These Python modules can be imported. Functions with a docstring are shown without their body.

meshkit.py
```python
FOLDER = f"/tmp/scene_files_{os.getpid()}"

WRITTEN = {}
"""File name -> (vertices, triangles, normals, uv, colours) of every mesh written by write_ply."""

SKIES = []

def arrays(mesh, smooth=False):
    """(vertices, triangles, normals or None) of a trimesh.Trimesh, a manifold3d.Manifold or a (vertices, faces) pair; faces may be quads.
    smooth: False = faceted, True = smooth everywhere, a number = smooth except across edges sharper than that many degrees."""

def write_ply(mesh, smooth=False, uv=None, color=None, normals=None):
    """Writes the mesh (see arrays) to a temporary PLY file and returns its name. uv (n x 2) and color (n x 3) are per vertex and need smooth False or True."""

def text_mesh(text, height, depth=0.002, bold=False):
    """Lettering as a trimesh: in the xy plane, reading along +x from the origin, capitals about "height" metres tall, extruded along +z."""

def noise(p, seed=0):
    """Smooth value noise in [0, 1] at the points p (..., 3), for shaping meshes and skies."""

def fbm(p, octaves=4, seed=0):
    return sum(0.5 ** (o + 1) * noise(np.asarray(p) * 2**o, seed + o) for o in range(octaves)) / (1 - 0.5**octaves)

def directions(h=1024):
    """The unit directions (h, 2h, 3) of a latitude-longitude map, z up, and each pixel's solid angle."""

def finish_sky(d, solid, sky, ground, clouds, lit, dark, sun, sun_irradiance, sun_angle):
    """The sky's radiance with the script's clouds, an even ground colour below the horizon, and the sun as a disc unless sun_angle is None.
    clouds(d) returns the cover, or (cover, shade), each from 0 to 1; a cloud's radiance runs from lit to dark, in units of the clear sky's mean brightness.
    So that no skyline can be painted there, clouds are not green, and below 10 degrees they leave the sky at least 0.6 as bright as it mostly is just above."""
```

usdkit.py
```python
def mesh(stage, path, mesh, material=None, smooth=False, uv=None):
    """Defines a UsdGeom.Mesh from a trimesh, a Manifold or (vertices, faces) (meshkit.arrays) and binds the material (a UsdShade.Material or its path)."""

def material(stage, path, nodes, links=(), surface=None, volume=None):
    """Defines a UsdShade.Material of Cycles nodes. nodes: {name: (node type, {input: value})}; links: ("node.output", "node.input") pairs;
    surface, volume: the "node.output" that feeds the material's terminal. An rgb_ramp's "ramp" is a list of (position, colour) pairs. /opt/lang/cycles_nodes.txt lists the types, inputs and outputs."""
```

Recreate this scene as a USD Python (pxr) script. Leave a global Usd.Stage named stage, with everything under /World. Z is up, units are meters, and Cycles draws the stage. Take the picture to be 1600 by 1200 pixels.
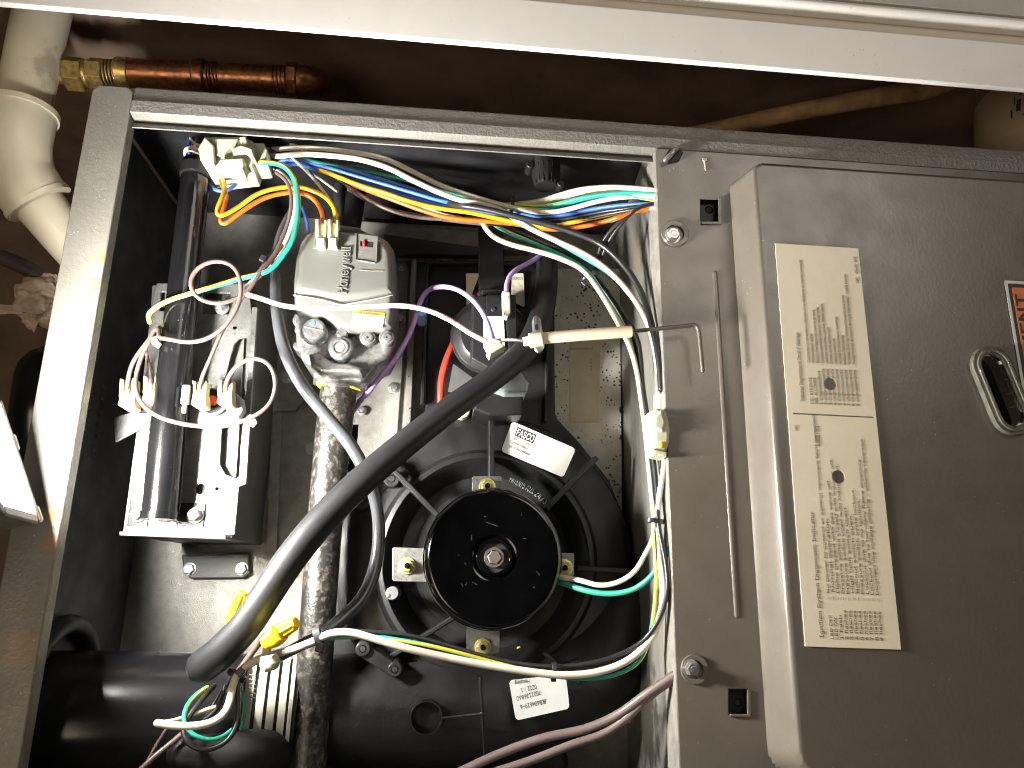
import math, random
import numpy as np, trimesh, manifold3d, usdkit, meshkit
import mapbox_earcut as earcut
from pxr import Usd, UsdGeom, UsdLux, UsdShade, Gf, Sdf, Vt
from shapely.geometry import Polygon, Point, LineString, box as sbox
from shapely.ops import nearest_points
random.seed(4); rng = np.random.default_rng(4)
stage = Usd.Stage.CreateInMemory()
UsdGeom.SetStageUpAxis(stage, 'Z'); UsdGeom.SetStageMetersPerUnit(stage, 1.0)
UsdGeom.Xform.Define(stage, '/World'); UsdGeom.Scope.Define(stage, '/World/Looks')

# ------------------------------------------------------------------ camera
# x right, y into the cabinet, z up; y = 0 is the plane of the cabinet's front flange.
FPX, D0 = 1160.0, 0.40
_cx = np.array([0.9950618918, -0.0397674392, -0.0909416423])      # world x in camera axes
_cz = np.array([0.0150425942, 0.9660667236, -0.2578542338])       # world z in camera axes
_cb = np.array([0.0981098970, 0.2552129235, 0.9618943870])        # world -y in camera axes
M = np.array([_cx, -_cb, _cz])                                    # camera axes -> world
FWD = M @ np.array([0, 0, -1.0]); CAM = -D0 * FWD
cam = UsdGeom.Camera.Define(stage, '/World/camera')
mt = np.eye(4); mt[:3, :3] = M; mt[:3, 3] = CAM
cam.AddTransformOp().Set(Gf.Matrix4d(*mt.T.ravel().tolist()))
cam.CreateHorizontalApertureAttr(36.0); cam.CreateVerticalApertureAttr(27.0)
cam.CreateFocalLengthAttr(36.0 * FPX / 1600); cam.CreateClippingRangeAttr(Gf.Vec2f(0.01, 50))
cam.CreateFocusDistanceAttr(0.43); cam.CreateFStopAttr(16.0)
cam.CreateExposureAttr(0.5)

def P(px, py, Y):
    """the point at depth Y seen at this place of the photograph (1600 x 1200)"""
    d = M @ np.array([(px - 800) / FPX, (600 - py) / FPX, -1.0])
    return CAM + d * (Y - CAM[1]) / d[1]
def depth(p): return float((np.asarray(p) - CAM) @ FWD)
def mm(wpx, p): return wpx * depth(p) / FPX                        # metres that wpx pixels span at p

# ------------------------------------------------------------------ lamps
ROOM = UsdLux.RectLight.Define(stage, '/World/room_light')
ROOM.CreateWidthAttr(0.5); ROOM.CreateHeightAttr(0.5); ROOM.CreateIntensityAttr(3.1); ROOM.CreateColorAttr(Gf.Vec3f(1.0, 0.82, 0.60))
_src, _aim = np.array([-0.56, -0.92, -0.45]), np.array([0.0, 0.0, 0.0])
_z = (_src - _aim) / np.linalg.norm(_src - _aim); _x = np.cross([0, 0, 1.0], _z); _x /= np.linalg.norm(_x); _y = np.cross(_z, _x)
_m = np.eye(4); _m[:3, 0], _m[:3, 1], _m[:3, 2], _m[:3, 3] = _x, _y, _z, _src
ROOM.AddTransformOp().Set(Gf.Matrix4d(*_m.T.ravel().tolist()))
BULB = UsdLux.RectLight.Define(stage, '/World/ceiling_light')
BULB.CreateWidthAttr(0.7); BULB.CreateHeightAttr(0.7); BULB.CreateIntensityAttr(2.9); BULB.CreateColorAttr(Gf.Vec3f(1.0, 0.91, 0.79))
_src = np.array([0.75, -1.35, 0.75]); _z = _src / np.linalg.norm(_src); _x = np.cross([0, 0, 1.0], _z); _x /= np.linalg.norm(_x); _y = np.cross(_z, _x)
_m = np.eye(4); _m[:3, 0], _m[:3, 1], _m[:3, 2], _m[:3, 3] = _x, _y, _z, _src
BULB.AddTransformOp().Set(Gf.Matrix4d(*_m.T.ravel().tolist()))
LAMP = 540.0                                                       # emission of the work light's lens

# ------------------------------------------------------------------ materials
def mat(name, col, rough=0.5, metal=0.0, var=0.12, vs=60, bump=0.0, bs=900, bev=0.0004, spec=0.5, coat=0.0, rvar=0.0,
        stains=(), dust=None, emit=None, sss=0.0, trans=0.0, det=4, streak=None, var2=None, lo=0.3, hi_=0.7):
    col = np.array(col, float)
    n = {'g': ('geometry', {}), 'n': ('noise_texture', {'scale': vs, 'detail': det, 'roughness': 0.6}),
         'p': ('principled_bsdf', {'roughness': rough, 'metallic': metal, 'specular_ior_level': spec})}
    l = []
    src = 'g.position'
    if streak:
        n['mp'] = ('mapping', {'scale': streak}); l.append(('g.position', 'mp.vector')); src = 'mp.vector'
    l.append((src, 'n.vector'))
    hi = np.clip(col * (1 + var), 0, 1) if var2 is None else np.array(var2)
    n['r'] = ('rgb_ramp', {'ramp': [(lo, tuple(col * (1 - var) if var2 is None else col)), (hi_, tuple(hi))]})
    l.append(('n.fac', 'r.fac')); out = 'r.color'
    k = 0
    for (scol, centre, rad, nscale, amount) in stains:             # a stain of its own place and shape
        k += 1
        n[f'sd{k}'] = ('vector_math', {'math_type': 'distance', 'vector2': tuple(centre)}); l.append(('g.position', f'sd{k}.vector1'))
        n[f'sn{k}'] = ('noise_texture', {'scale': nscale, 'detail': 5}); l.append(('g.position', f'sn{k}.vector'))
        n[f'sm{k}'] = ('map_range', {'from_min': rad, 'from_max': 0.0, 'to_min': -0.45, 'to_max': 0.55, 'clamp': True}); l.append((f'sd{k}.value', f'sm{k}.value'))
        n[f'sa{k}'] = ('math', {'math_type': 'add'}); l += [(f'sm{k}.result', f'sa{k}.value1'), (f'sn{k}.fac', f'sa{k}.value2')]
        n[f'sr{k}'] = ('map_range', {'from_min': 0.5, 'from_max': 0.75, 'to_min': 0.0, 'to_max': amount, 'clamp': True}); l.append((f'sa{k}.value', f'sr{k}.value'))
        n[f'sx{k}'] = ('mix', {'color2': scol}); l += [(f'sr{k}.result', f'sx{k}.fac'), (out, f'sx{k}.color1')]; out = f'sx{k}.color'
    if dust:                                                       # specks: (colour, scale, size, amount)
        n['v'] = ('voronoi_texture', {'scale': dust[1]}); l.append(('g.position', 'v.vector'))
        n['vn'] = ('noise_texture', {'scale': dust[1] * 0.21, 'detail': 2}); l.append(('g.position', 'vn.vector'))
        n['vm'] = ('map_range', {'from_min': 0.35, 'from_max': 0.75, 'to_min': 0.0, 'to_max': dust[2]}); l.append(('vn.fac', 'vm.value'))
        n['vl'] = ('math', {'math_type': 'less_than'}); l += [('v.distance', 'vl.value1'), ('vm.result', 'vl.value2')]
        n['va'] = ('math', {'math_type': 'multiply', 'value2': dust[3]}); l.append(('vl.value', 'va.value1'))
        n['vx'] = ('mix', {'color2': dust[0]}); l += [('va.value', 'vx.fac'), (out, 'vx.color1')]; out = 'vx.color'
    l.append((out, 'p.base_color'))
    nrm = None
    if bev:
        n['b'] = ('bevel', {'radius': bev, 'samples': 4}); nrm = 'b.bevel'
    if bump:
        n['bn'] = ('noise_texture', {'scale': bs, 'detail': 3, 'roughness': 0.6}); l.append((src, 'bn.vector'))
        n['bp'] = ('bump', {'strength': min(1.0, bump), 'distance': 0.0004 * max(1.0, bump)}); l.append(('bn.fac', 'bp.height'))
        if nrm: l.append((nrm, 'bp.normal'))
        nrm = 'bp.normal'
    if nrm: l.append((nrm, 'p.normal'))
    if rvar:
        n['rm'] = ('map_range', {'from_min': 0.3, 'from_max': 0.7, 'to_min': max(0.03, rough - rvar), 'to_max': min(1, rough + rvar)})
        n['rn'] = ('noise_texture', {'scale': vs * 2.3, 'detail': 4}); l += [(src, 'rn.vector'), ('rn.fac', 'rm.value'), ('rm.result', 'p.roughness')]
    if coat: n['p'][1]['coat_weight'] = coat; n['p'][1]['coat_roughness'] = 0.08
    if sss: n['p'][1]['subsurface_weight'] = sss; n['p'][1]['subsurface_scale'] = 0.002
    if trans: n['p'][1]['transmission_weight'] = trans
    if emit is not None: n['p'][1]['emission_color'] = tuple(emit[0]); n['p'][1]['emission_strength'] = emit[1]
    return usdkit.material(stage, '/World/Looks/' + name, n, l, surface='p.BSDF')

def stripe_mat(name, c1, c2, width=0.25, twist=0.0, dash=0.0, rough=0.35):
    """two-coloured insulation: a stripe that runs along the wire (u round it, v along it in metres)"""
    n = {'uv': ('uvmap', {'attribute': 'st'}), 's': ('separate_xyz', {}), 'm': ('math', {'math_type': 'multiply_add', 'value2': twist}),
         'f': ('math', {'math_type': 'fraction'}), 'lt': ('math', {'math_type': 'less_than', 'value2': width}), 'x': ('mix', {'color1': c1, 'color2': c2}),
         'p': ('principled_bsdf', {'roughness': rough})}
    l = [('uv.UV', 's.vector'), ('s.y', 'm.value1'), ('s.x', 'm.value3'), ('m.value', 'f.value1' if False else 'f.value1'), ('f.value', 'lt.value1'), ('x.color', 'p.base_color')]
    if dash:
        n['dv'] = ('math', {'math_type': 'multiply', 'value2': dash}); n['df'] = ('math', {'math_type': 'fraction'}); n['dl'] = ('math', {'math_type': 'less_than', 'value2': 0.3})
        n['dm'] = ('math', {'math_type': 'multiply'})
        l += [('s.y', 'dv.value1'), ('dv.value', 'df.value1'), ('df.value', 'dl.value1'), ('lt.value', 'dm.value1'), ('dl.value', 'dm.value2'), ('dm.value', 'x.fac')]
    else:
        l.append(('lt.value', 'x.fac'))
    return usdkit.material(stage, '/World/Looks/' + name, n, l, surface='p.BSDF')

# ------------------------------------------------------------------ things and parts
TAKEN = {}
def numbered(parent, name):
    k = TAKEN.get((parent, name), 0); TAKEN[(parent, name)] = k + 1
    return name if k == 0 else f'{name}_{k:03d}'
THINGS = []
class Part:
    def __init__(s, name, mesh, m, smooth, uv, label): s.name, s.mesh, s.m, s.smooth, s.uv, s.label, s.kids, s.kind = name, mesh, m, smooth, uv, label, [], None
    def add(s, name, mesh, m, smooth=35, uv=None, label=None):
        p = Part(name, mesh, m, smooth, uv, label); s.kids.append(p); return p
class Thing(Part):
    def __init__(s, name, label=None, cat=None, group=None, kind=None, mesh=None, m=None, smooth=35, uv=None):
        Part.__init__(s, name, mesh, m, smooth, uv, label); s.cat, s.group, s.kind = cat, group, kind; THINGS.append(s)
def arr(mesh):
    if hasattr(mesh, 'to_mesh'):
        q = mesh.to_mesh(); return np.array(q.vert_properties[:, :3]), np.array(q.tri_verts)
    if isinstance(mesh, (tuple, list)):
        return np.asarray(mesh[0], float), np.asarray(mesh[1], int)
    return np.array(mesh.vertices), np.array(mesh.faces)
def flush():
    def boxes(p):
        if p.mesh is not None: yield arr(p.mesh)[0]
        for k in p.kids: yield from boxes(k)
    def emit(p, parent, org, top):
        path = parent + '/' + numbered(parent, p.name)
        if p.mesh is None: x = UsdGeom.Xform.Define(stage, path)
        else:
            v, f = arr(p.mesh); x = usdkit.mesh(stage, path, (v - org, f), p.m, smooth=p.smooth if p.uv is None else True, uv=p.uv)
        if top: x.AddTranslateOp().Set(Gf.Vec3d(*org.tolist()))
        q = x.GetPrim()
        if p.label: q.SetCustomDataByKey('label', p.label)
        if p.kind: q.SetCustomDataByKey('kind', p.kind)
        if top:
            if p.cat: q.SetCustomDataByKey('category', p.cat)
            if p.group: q.SetCustomDataByKey('group', p.group)
        for k in p.kids: emit(k, path, org, False)
    for t in THINGS:
        vs = np.vstack(list(boxes(t))); lo, hi = vs.min(0), vs.max(0)
        emit(t, '/World', np.array([(lo[0] + hi[0]) / 2, (lo[1] + hi[1]) / 2, lo[2]]), True)

# ------------------------------------------------------------------ shapes
def cat(*ms):
    vs, fs, n = [], [], 0
    for m in ms:
        v, f = arr(m); vs.append(v); fs.append(f + n); n += len(v)
    return np.vstack(vs), np.vstack(fs)
def xz(pts, Y): return [(lambda q: (q[0], q[2]))(P(x, y, Y)) for x, y in pts]
def flip(v, f): return v, f[:, ::-1]
def extr(poly, Y, t):
    """a polygon in world x, z as a sheet from depth Y to Y + t"""
    geoms = getattr(poly, 'geoms', [poly]); out = []
    for g in geoms:
        if g.is_empty or g.area < 1e-10: continue
        m = trimesh.creation.extrude_polygon(g, t, engine='earcut')
        v = np.array(m.vertices); out.append((np.c_[v[:, 0], Y + v[:, 2], v[:, 1]], np.array(m.faces)[:, ::-1]))
    return cat(*out)
def plate(pts, Y, t, holes=(), r=0.0):
    g = Polygon(xz(pts, Y)).buffer(0)
    if r: g = g.buffer(-r).buffer(r, 6)
    for h in holes:
        g = g.difference(h if hasattr(h, 'area') else Polygon(xz(h, Y)))
    return extr(g, Y, t)
def hole(px, py, Y, wpx, hpx=None):
    c = P(px, py, Y); r = mm(wpx, c) / 2; e = Point(c[0], c[2]).buffer(1, 12)
    from shapely import affinity
    return affinity.scale(Point(c[0], c[2]).buffer(r, 12), 1, (hpx or wpx) / wpx)
def ringpts(g, n):
    g = g if g.geom_type == 'Polygon' else max(g.geoms, key=lambda q: q.area)
    e = g.exterior; L = e.length
    q = np.array([e.interpolate(L * k / n).coords[0] for k in range(n)])
    if e.is_ccw is False: q = q[::-1]
    return q
def pillow(poly, Yf, Yb, R, n=96, steps=5, depth_r=None):
    """a solid with the outline poly (world x, z) whose front edge is rounded with radius R, from front depth Yf back to Yb"""
    R2 = depth_r or R
    base = ringpts(poly, n); rings = [(base, Yb)]
    for k in range(steps + 1):
        a = math.pi / 2 * k / steps; ins = R * (1 - math.cos(a)); y = Yf + R2 * (1 - math.sin(a))
        if ins < 1e-7: rings.append((base, y)); continue
        g = poly.buffer(-ins, 6)
        if g.is_empty: break
        g = g if g.geom_type == 'Polygon' else max(g.geoms, key=lambda q: q.area)
        e = g.exterior
        rings.append((np.array([e.interpolate(e.project(Point(*b))).coords[0] for b in base]), y))
    V = np.vstack([np.c_[r[:, 0], np.full(n, y), r[:, 1]] for r, y in rings]); F = []
    for k in range(len(rings) - 1):
        for i in range(n):
            a, b, c, d = k * n + i, k * n + (i + 1) % n, (k + 1) * n + (i + 1) % n, (k + 1) * n + i
            F += [(a, b, c), (a, c, d)]
    top = rings[-1][0]; tri = np.array(earcut.triangulate_float64(top, np.array([n], np.uint32))).reshape(-1, 3) + (len(rings) - 1) * n
    q = rings[-1][0]; a0, b0, c0 = (q[t - (len(rings) - 1) * n] for t in (tri[:, 0], tri[:, 1], tri[:, 2]))
    ar = np.cross(b0 - a0, c0 - a0); tri[ar < 0] = tri[ar < 0][:, ::-1]
    return V, np.vstack([np.array(F), tri])
def pil(pts, Yf, Yb, R, Yp=None, **k): return pillow(Polygon(xz(pts, Yf if Yp is None else Yp)).buffer(0), Yf, Yb, R, **k)
def spline(pts, step=0.0025):
    p = np.array(pts, float)
    if len(p) == 2: p = np.vstack([p[0], p.mean(0), p[1]])
    q = np.vstack([2 * p[0] - p[1], p, 2 * p[-1] - p[-2]]); out = []
    for i in range(1, len(q) - 2):
        a, b, c, d = q[i - 1], q[i], q[i + 1], q[i + 2]
        t0, t1 = 0, np.linalg.norm((b - a)[:3]) ** .5 + 1e-6; t2 = t1 + np.linalg.norm((c - b)[:3]) ** .5 + 1e-6; t3 = t2 + np.linalg.norm((d - c)[:3]) ** .5 + 1e-6
        m = max(3, int(np.linalg.norm((c - b)[:3]) / step))
        for t in np.linspace(t1, t2, m, endpoint=False):
            A1 = (t1 - t) / (t1 - t0) * a + (t - t0) / (t1 - t0) * b; A2 = (t2 - t) / (t2 - t1) * b + (t - t1) / (t2 - t1) * c; A3 = (t3 - t) / (t3 - t2) * c + (t - t2) / (t3 - t2) * d
            B1 = (t2 - t) / (t2 - t0) * A1 + (t - t0) / (t2 - t0) * A2; B2 = (t3 - t) / (t3 - t1) * A2 + (t - t1) / (t3 - t1) * A3
            out.append((t2 - t) / (t2 - t1) * B1 + (t - t1) / (t2 - t1) * B2)
    return np.vstack([out, [p[-1]]])
def sweep(c, rad, sides=12, cap='round', prof=None):
    """a tube along the points c with a radius at each; returns (vertices, faces, uv)"""
    c = np.array(c, float); rad = np.broadcast_to(rad, (len(c),)).astype(float)
    T = np.gradient(c, axis=0); T /= np.linalg.norm(T, axis=1, keepdims=True) + 1e-12
    if cap == 'round':
        for end in (0, 1):
            e, t, r = (c[-1], T[-1], rad[-1]) if end else (c[0], -T[0], rad[0])
            A = [math.pi / 2 * k / 4 for k in (1, 2, 3, 4)]
            nc = np.array([e + t * r * math.sin(a) for a in A]); nr = np.array([max(r * math.cos(a), r * 0.02) for a in A])
            tt = np.repeat([T[-1] if end else T[0]], 4, 0)
            c, rad, T = (np.vstack([c, nc]), np.r_[rad, nr], np.vstack([T, tt])) if end else (np.vstack([nc[::-1], c]), np.r_[nr[::-1], rad], np.vstack([tt, T]))
    up = np.cross(T[0], [0, 1, 0.3]); up /= np.linalg.norm(up); V, UV = [], []
    L = np.r_[0, np.cumsum(np.linalg.norm(np.diff(c, axis=0), axis=1))]
    ang = np.linspace(0, 2 * math.pi, sides + 1)
    for k in range(len(c)):
        up = up - T[k] * (up @ T[k]); up /= np.linalg.norm(up) + 1e-12; w = np.cross(T[k], up)
        V.append(c[k] + rad[k] * (np.cos(ang)[:, None] * up + np.sin(ang)[:, None] * w)); UV.append(np.c_[ang / (2 * math.pi), np.full(sides + 1, L[k])])
    V, UV, n = np.vstack(V), np.vstack(UV), sides + 1; F = []
    for k in range(len(c) - 1):
        for i in range(sides):
            a, b, d, e = k * n + i, k * n + i + 1, (k + 1) * n + i + 1, (k + 1) * n + i
            F += [(a, b, d), (a, d, e)]
    if cap != 'none':
        for k, rev in ((0, True), (len(c) - 1, False)):
            for i in range(1, sides - 1):
                t = (k * n, k * n + i, k * n + i + 1); F.append(t[::-1] if rev else t)
    return V, np.array(F), UV
def tube(pts, w, sides=12, cap='round', step=0.0025, calm=0):
    """pts: (px, py, Y[, width px]) -> tube through those points; widths in pixels of the photograph"""
    q = np.array([[*P(a[0], a[1], a[2]), mm(a[3] if len(a) > 3 else w, P(a[0], a[1], a[2])) / 2] for a in pts])
    s = spline(q, step)
    if calm:
        L = np.r_[0, np.cumsum(np.linalg.norm(np.diff(s[:, :3], axis=0), axis=1))]; m = max(8, int(L[-1] / .0015)); u = np.linspace(0, L[-1], m); s = np.c_[tuple(np.interp(u, L, s[:, k]) for k in range(4))]
        for _ in range(calm): s[1:-1] = .5 * s[1:-1] + .25 * (s[:-2] + s[2:])
    return sweep(s[:, :3], s[:, 3], sides, cap)
def axial(prof, a, b, sides=32):
    """solid of revolution about the line a -> b; prof: (distance along it, radius)"""
    a, b = np.array(a, float), np.array(b, float); t = (b - a) / np.linalg.norm(b - a)
    u = np.cross(t, [0.13, 0.2, 1.0]); u /= np.linalg.norm(u); w = np.cross(t, u); ang = np.arange(sides) * 2 * math.pi / sides
    V, F = [], []
    for d, r in prof: V.append(a + t * d + max(r, 1e-5) * (np.cos(ang)[:, None] * u + np.sin(ang)[:, None] * w))
    for k in range(len(prof) - 1):
        for i in range(sides):
            p, q, r_, s = k * sides + i, k * sides + (i + 1) % sides, (k + 1) * sides + (i + 1) % sides, (k + 1) * sides + i
            F += [(p, q, r_), (p, r_, s)]
    for k, rev in ((0, True), (len(prof) - 1, False)):
        for i in range(1, sides - 1):
            t3 = (k * sides, k * sides + i, k * sides + i + 1); F.append(t3[::-1] if rev else t3)
    return np.vstack(V), np.array(F)
def boss(px, py, Yf, Yb, wpx, sides=28, ch=0.0006, wb=None):
    """a cylinder that points out of the cabinet, its front at depth Yf seen at (px, py)"""
    c = P(px, py, Yf); r = mm(wpx, c) / 2; L = Yb - Yf; rb = r if wb is None else mm(wb, c) / 2
    return axial([(0, max(r - ch, 1e-5)), (ch, r), (L, rb)], c, c + np.array([0, L, 0]), sides)
def ring(px, py, Yf, Yb, wo, wi, sides=36):
    c = P(px, py, Yf); ro, ri, L = mm(wo, c) / 2, mm(wi, c) / 2, Yb - Yf
    v, f = axial([(L, ri), (0.0, ri), (0.0, ro), (L, ro), (L, ri)], c, c + np.array([0, 1, 0]), sides)
    return v, f[:4 * sides * 2]
def hexhead(px, py, Yf, Yb, w, washer=1.35, rot=0.2):
    c = P(px, py, Yf); r = mm(w, c) / 2; L = Yb - Yf
    h = axial([(0, r * 0.86), (L * 0.12, r), (L * 0.75, r)], c, c + np.array([0, 1, 0]), 6)
    if not washer: return h
    ws = axial([(L * 0.7, r * 1.02), (L * 0.74, r * washer), (L, r * washer)], c, c + np.array([0, 1, 0]), 24)
    rc = axial([(-0.0001, r * 0.4), (L * 0.1, r * 0.42)], c, c + np.array([0, 1, 0]), 16)
    return cat(h, ws, rc)
def prism(px_pts, Ya, Yb): return plate(px_pts, Ya, Yb - Ya)
def hull(ps): return manifold3d.Manifold.hull_points(np.array(ps, float))
def rbox(a, b, w, t, r=0.0006, up=(0, -1, 0)):
    """a rounded bar from a to b (world), w wide across and t thick along up"""
    a, b = np.array(a, float), np.array(b, float); d = (b - a) / np.linalg.norm(b - a); u = np.array(up, float); u -= d * (u @ d); u /= np.linalg.norm(u); s = np.cross(d, u); pts = []
    for e, sg in ((a, 1), (b, -1)):
        for i in (-1, 1):
            for j in (-1, 1):
                c = e + d * sg * r + s * i * (w / 2 - r) + u * j * (t / 2 - r)
                for q in ((1, 0, 0), (-1, 0, 0), (0, 1, 0), (0, -1, 0), (0, 0, 1), (0, 0, -1)): pts.append(c + r * (q[0] * d + q[1] * s + q[2] * u))
                for q in np.array(np.meshgrid((-1, 1), (-1, 1), (-1, 1))).reshape(3, -1).T: pts.append(c + r * 0.577 * (q[0] * d + q[1] * s + q[2] * u))
    return hull(pts)
def bar(ax, ay, bx, by, Y, w, t, Yb=None, r=0.0006):
    a, b = P(ax, ay, Y), P(bx, by, Y if Yb is None else Yb); w, t = mm(w, a), mm(t, a); return rbox(a, b, w, t, min(r, w * .4, t * .4))
def text(s, a, b, Y, h, depth_=0.00012, bold=False, Yb=None):
    """lettering that starts at pixel a and ends at pixel b, standing on that line, h pixels tall, its face at depth Y"""
    m = meshkit.text_mesh(s, 1.0, 1.0, bold); v = np.array(m.vertices)
    A, B = P(*a, Y), P(*b, Y if Yb is None else Yb); d = B - A; L = np.linalg.norm(d); d /= L; n = np.array([0, -1.0, 0]); n -= d * (n @ d); n /= np.linalg.norm(n); u = np.cross(n, d)
    sx = L / (v[:, 0].max() - v[:, 0].min()); x = (v[:, 0] - v[:, 0].min()) * sx
    H = mm(h, A)
    return A + x[:, None] * d + (v[:, 1] * H)[:, None] * u + (v[:, 2] * depth_)[:, None] * n, np.array(m.faces)
# ------------------------------------------------------------------ palette
casing_m = mat('casing_paint', (0.91, 0.895, 0.865), 0.35, var=0.03, vs=40, bump=0.05, bs=500, bev=0.001, dust=((0.6, 0.57, 0.5), 160, 0.12, 0.6))
bead_m = mat('bead_paint', (0.72, 0.66, 0.56), 0.4, var=0.05, vs=60, bump=0.15, bs=500, bev=0.001)
wall_m = mat('wall_paint', (0.50, 0.50, 0.46), 0.8, var=0.05, vs=40, bump=0.4, bs=260)
timber_m = mat('raw_timber', (0.55, 0.37, 0.23), 0.8, var=0.35, vs=40, streak=(1, 8, 8), bump=0.4, bs=200)
back_m = mat('closet_plaster', (0.22, 0.155, 0.11), 0.9, var=0.3, vs=18, bump=0.3, bs=200)
flange_m = mat('flange_paint', (0.165, 0.157, 0.138), 0.42, var=0.10, vs=25, bump=0.55, bs=420, rvar=0.1,
               stains=[((0.45, 0.20, 0.03), tuple(P(163, 404, 0)), 0.007, 300, 0.55), ((0.40, 0.19, 0.03), tuple(P(150, 445, 0)), 0.008, 260, 0.5),
                       ((0.42, 0.19, 0.03), tuple(P(88, 800, 0)), 0.012, 220, 0.75), ((0.30, 0.13, 0.03), tuple(P(80, 850, 0)), 0.009, 260, 0.6), ((0.33, 0.2, 0.08), tuple(P(30, 1010, 0)), 0.02, 200, 0.5)],
               dust=((0.75, 0.72, 0.62), 420, 0.16, 0.6))
rail_m = mat('rail_paint', (0.185, 0.177, 0.16), 0.32, var=0.12, vs=120, bump=1.6, bs=560, bev=0.0006)
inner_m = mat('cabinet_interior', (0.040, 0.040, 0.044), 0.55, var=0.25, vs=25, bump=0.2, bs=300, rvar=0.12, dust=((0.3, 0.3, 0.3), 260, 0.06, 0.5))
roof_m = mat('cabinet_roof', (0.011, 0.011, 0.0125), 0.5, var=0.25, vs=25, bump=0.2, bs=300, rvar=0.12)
vest_m = mat('vestibule_steel', (0.235, 0.225, 0.205), 0.45, var=0.2, vs=120, bump=0.5, bs=1400, rvar=0.15, metal=0.25, dust=((0.12, 0.1, 0.08), 350, 0.10, 0.5))
galv_m = mat('galvanised_plate', (0.56, 0.535, 0.48), 0.5, var=0.14, vs=90, bump=0.3, bs=900, metal=0.25, rvar=0.12, dust=((0.045, 0.035, 0.03), 330, 0.42, 0.95))
divider_m = mat('divider_steel', (0.185, 0.178, 0.16), 0.45, var=0.14, vs=40, bump=0.3, bs=600, metal=0.2,
                stains=[((0.05, 0.045, 0.035), tuple(P(1000, 1120, 0.08)), 0.075, 90, 0.95), ((0.30, 0.13, 0.04), tuple(P(1046, 1105, 0.01)), 0.008, 300, 0.9), ((0.2, 0.17, 0.13), tuple(P(1000, 400, 0.07)), 0.05, 80, 0.7)],
                dust=((0.05, 0.045, 0.04), 380, 0.16, 0.8), streak=(3, 3, 1))
door_m = mat('door_paint', (0.125, 0.110, 0.091), 0.31, spec=0.7, var=0.05, vs=20, bump=0.13, bs=420, bev=0.0007, rvar=0.06, dust=((0.75, 0.7, 0.6), 300, 0.085, 0.7))
steel_m = mat('zinc_steel', (0.50, 0.50, 0.49), 0.32, metal=0.9, var=0.08, vs=150)
black_m = mat('black_plastic', (0.010, 0.010, 0.011), 0.42, spec=0.3, var=0.2, vs=60, bump=0.2, bs=900)
dark_m = mat('dark_recess', (0.006, 0.006, 0.007), 0.7, var=0.1)
nylon_m = mat('nylon_white', (0.50, 0.49, 0.37), 0.4, var=0.05, vs=200, bev=0.0008)
ivory_m = mat('nylon_ivory', (0.72, 0.66, 0.44), 0.42, var=0.06, vs=200, bev=0.0005)
ink_m = mat('black_ink', (0.02, 0.02, 0.02), 0.5, var=0.05, bev=0)
fade_m = mat('grey_ink', (0.16, 0.14, 0.11), 0.5, var=0.2, bev=0)
paper_m = mat('white_label', (0.66, 0.66, 0.65), 0.4, var=0.03, vs=80, bev=0)
manila_m = mat('aged_label', (0.88, 0.80, 0.63), 0.42, var=0.05, vs=30, bump=0.1, bs=300, bev=0, dust=((0.7, 0.64, 0.52), 240, 0.06, 0.6))

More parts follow.
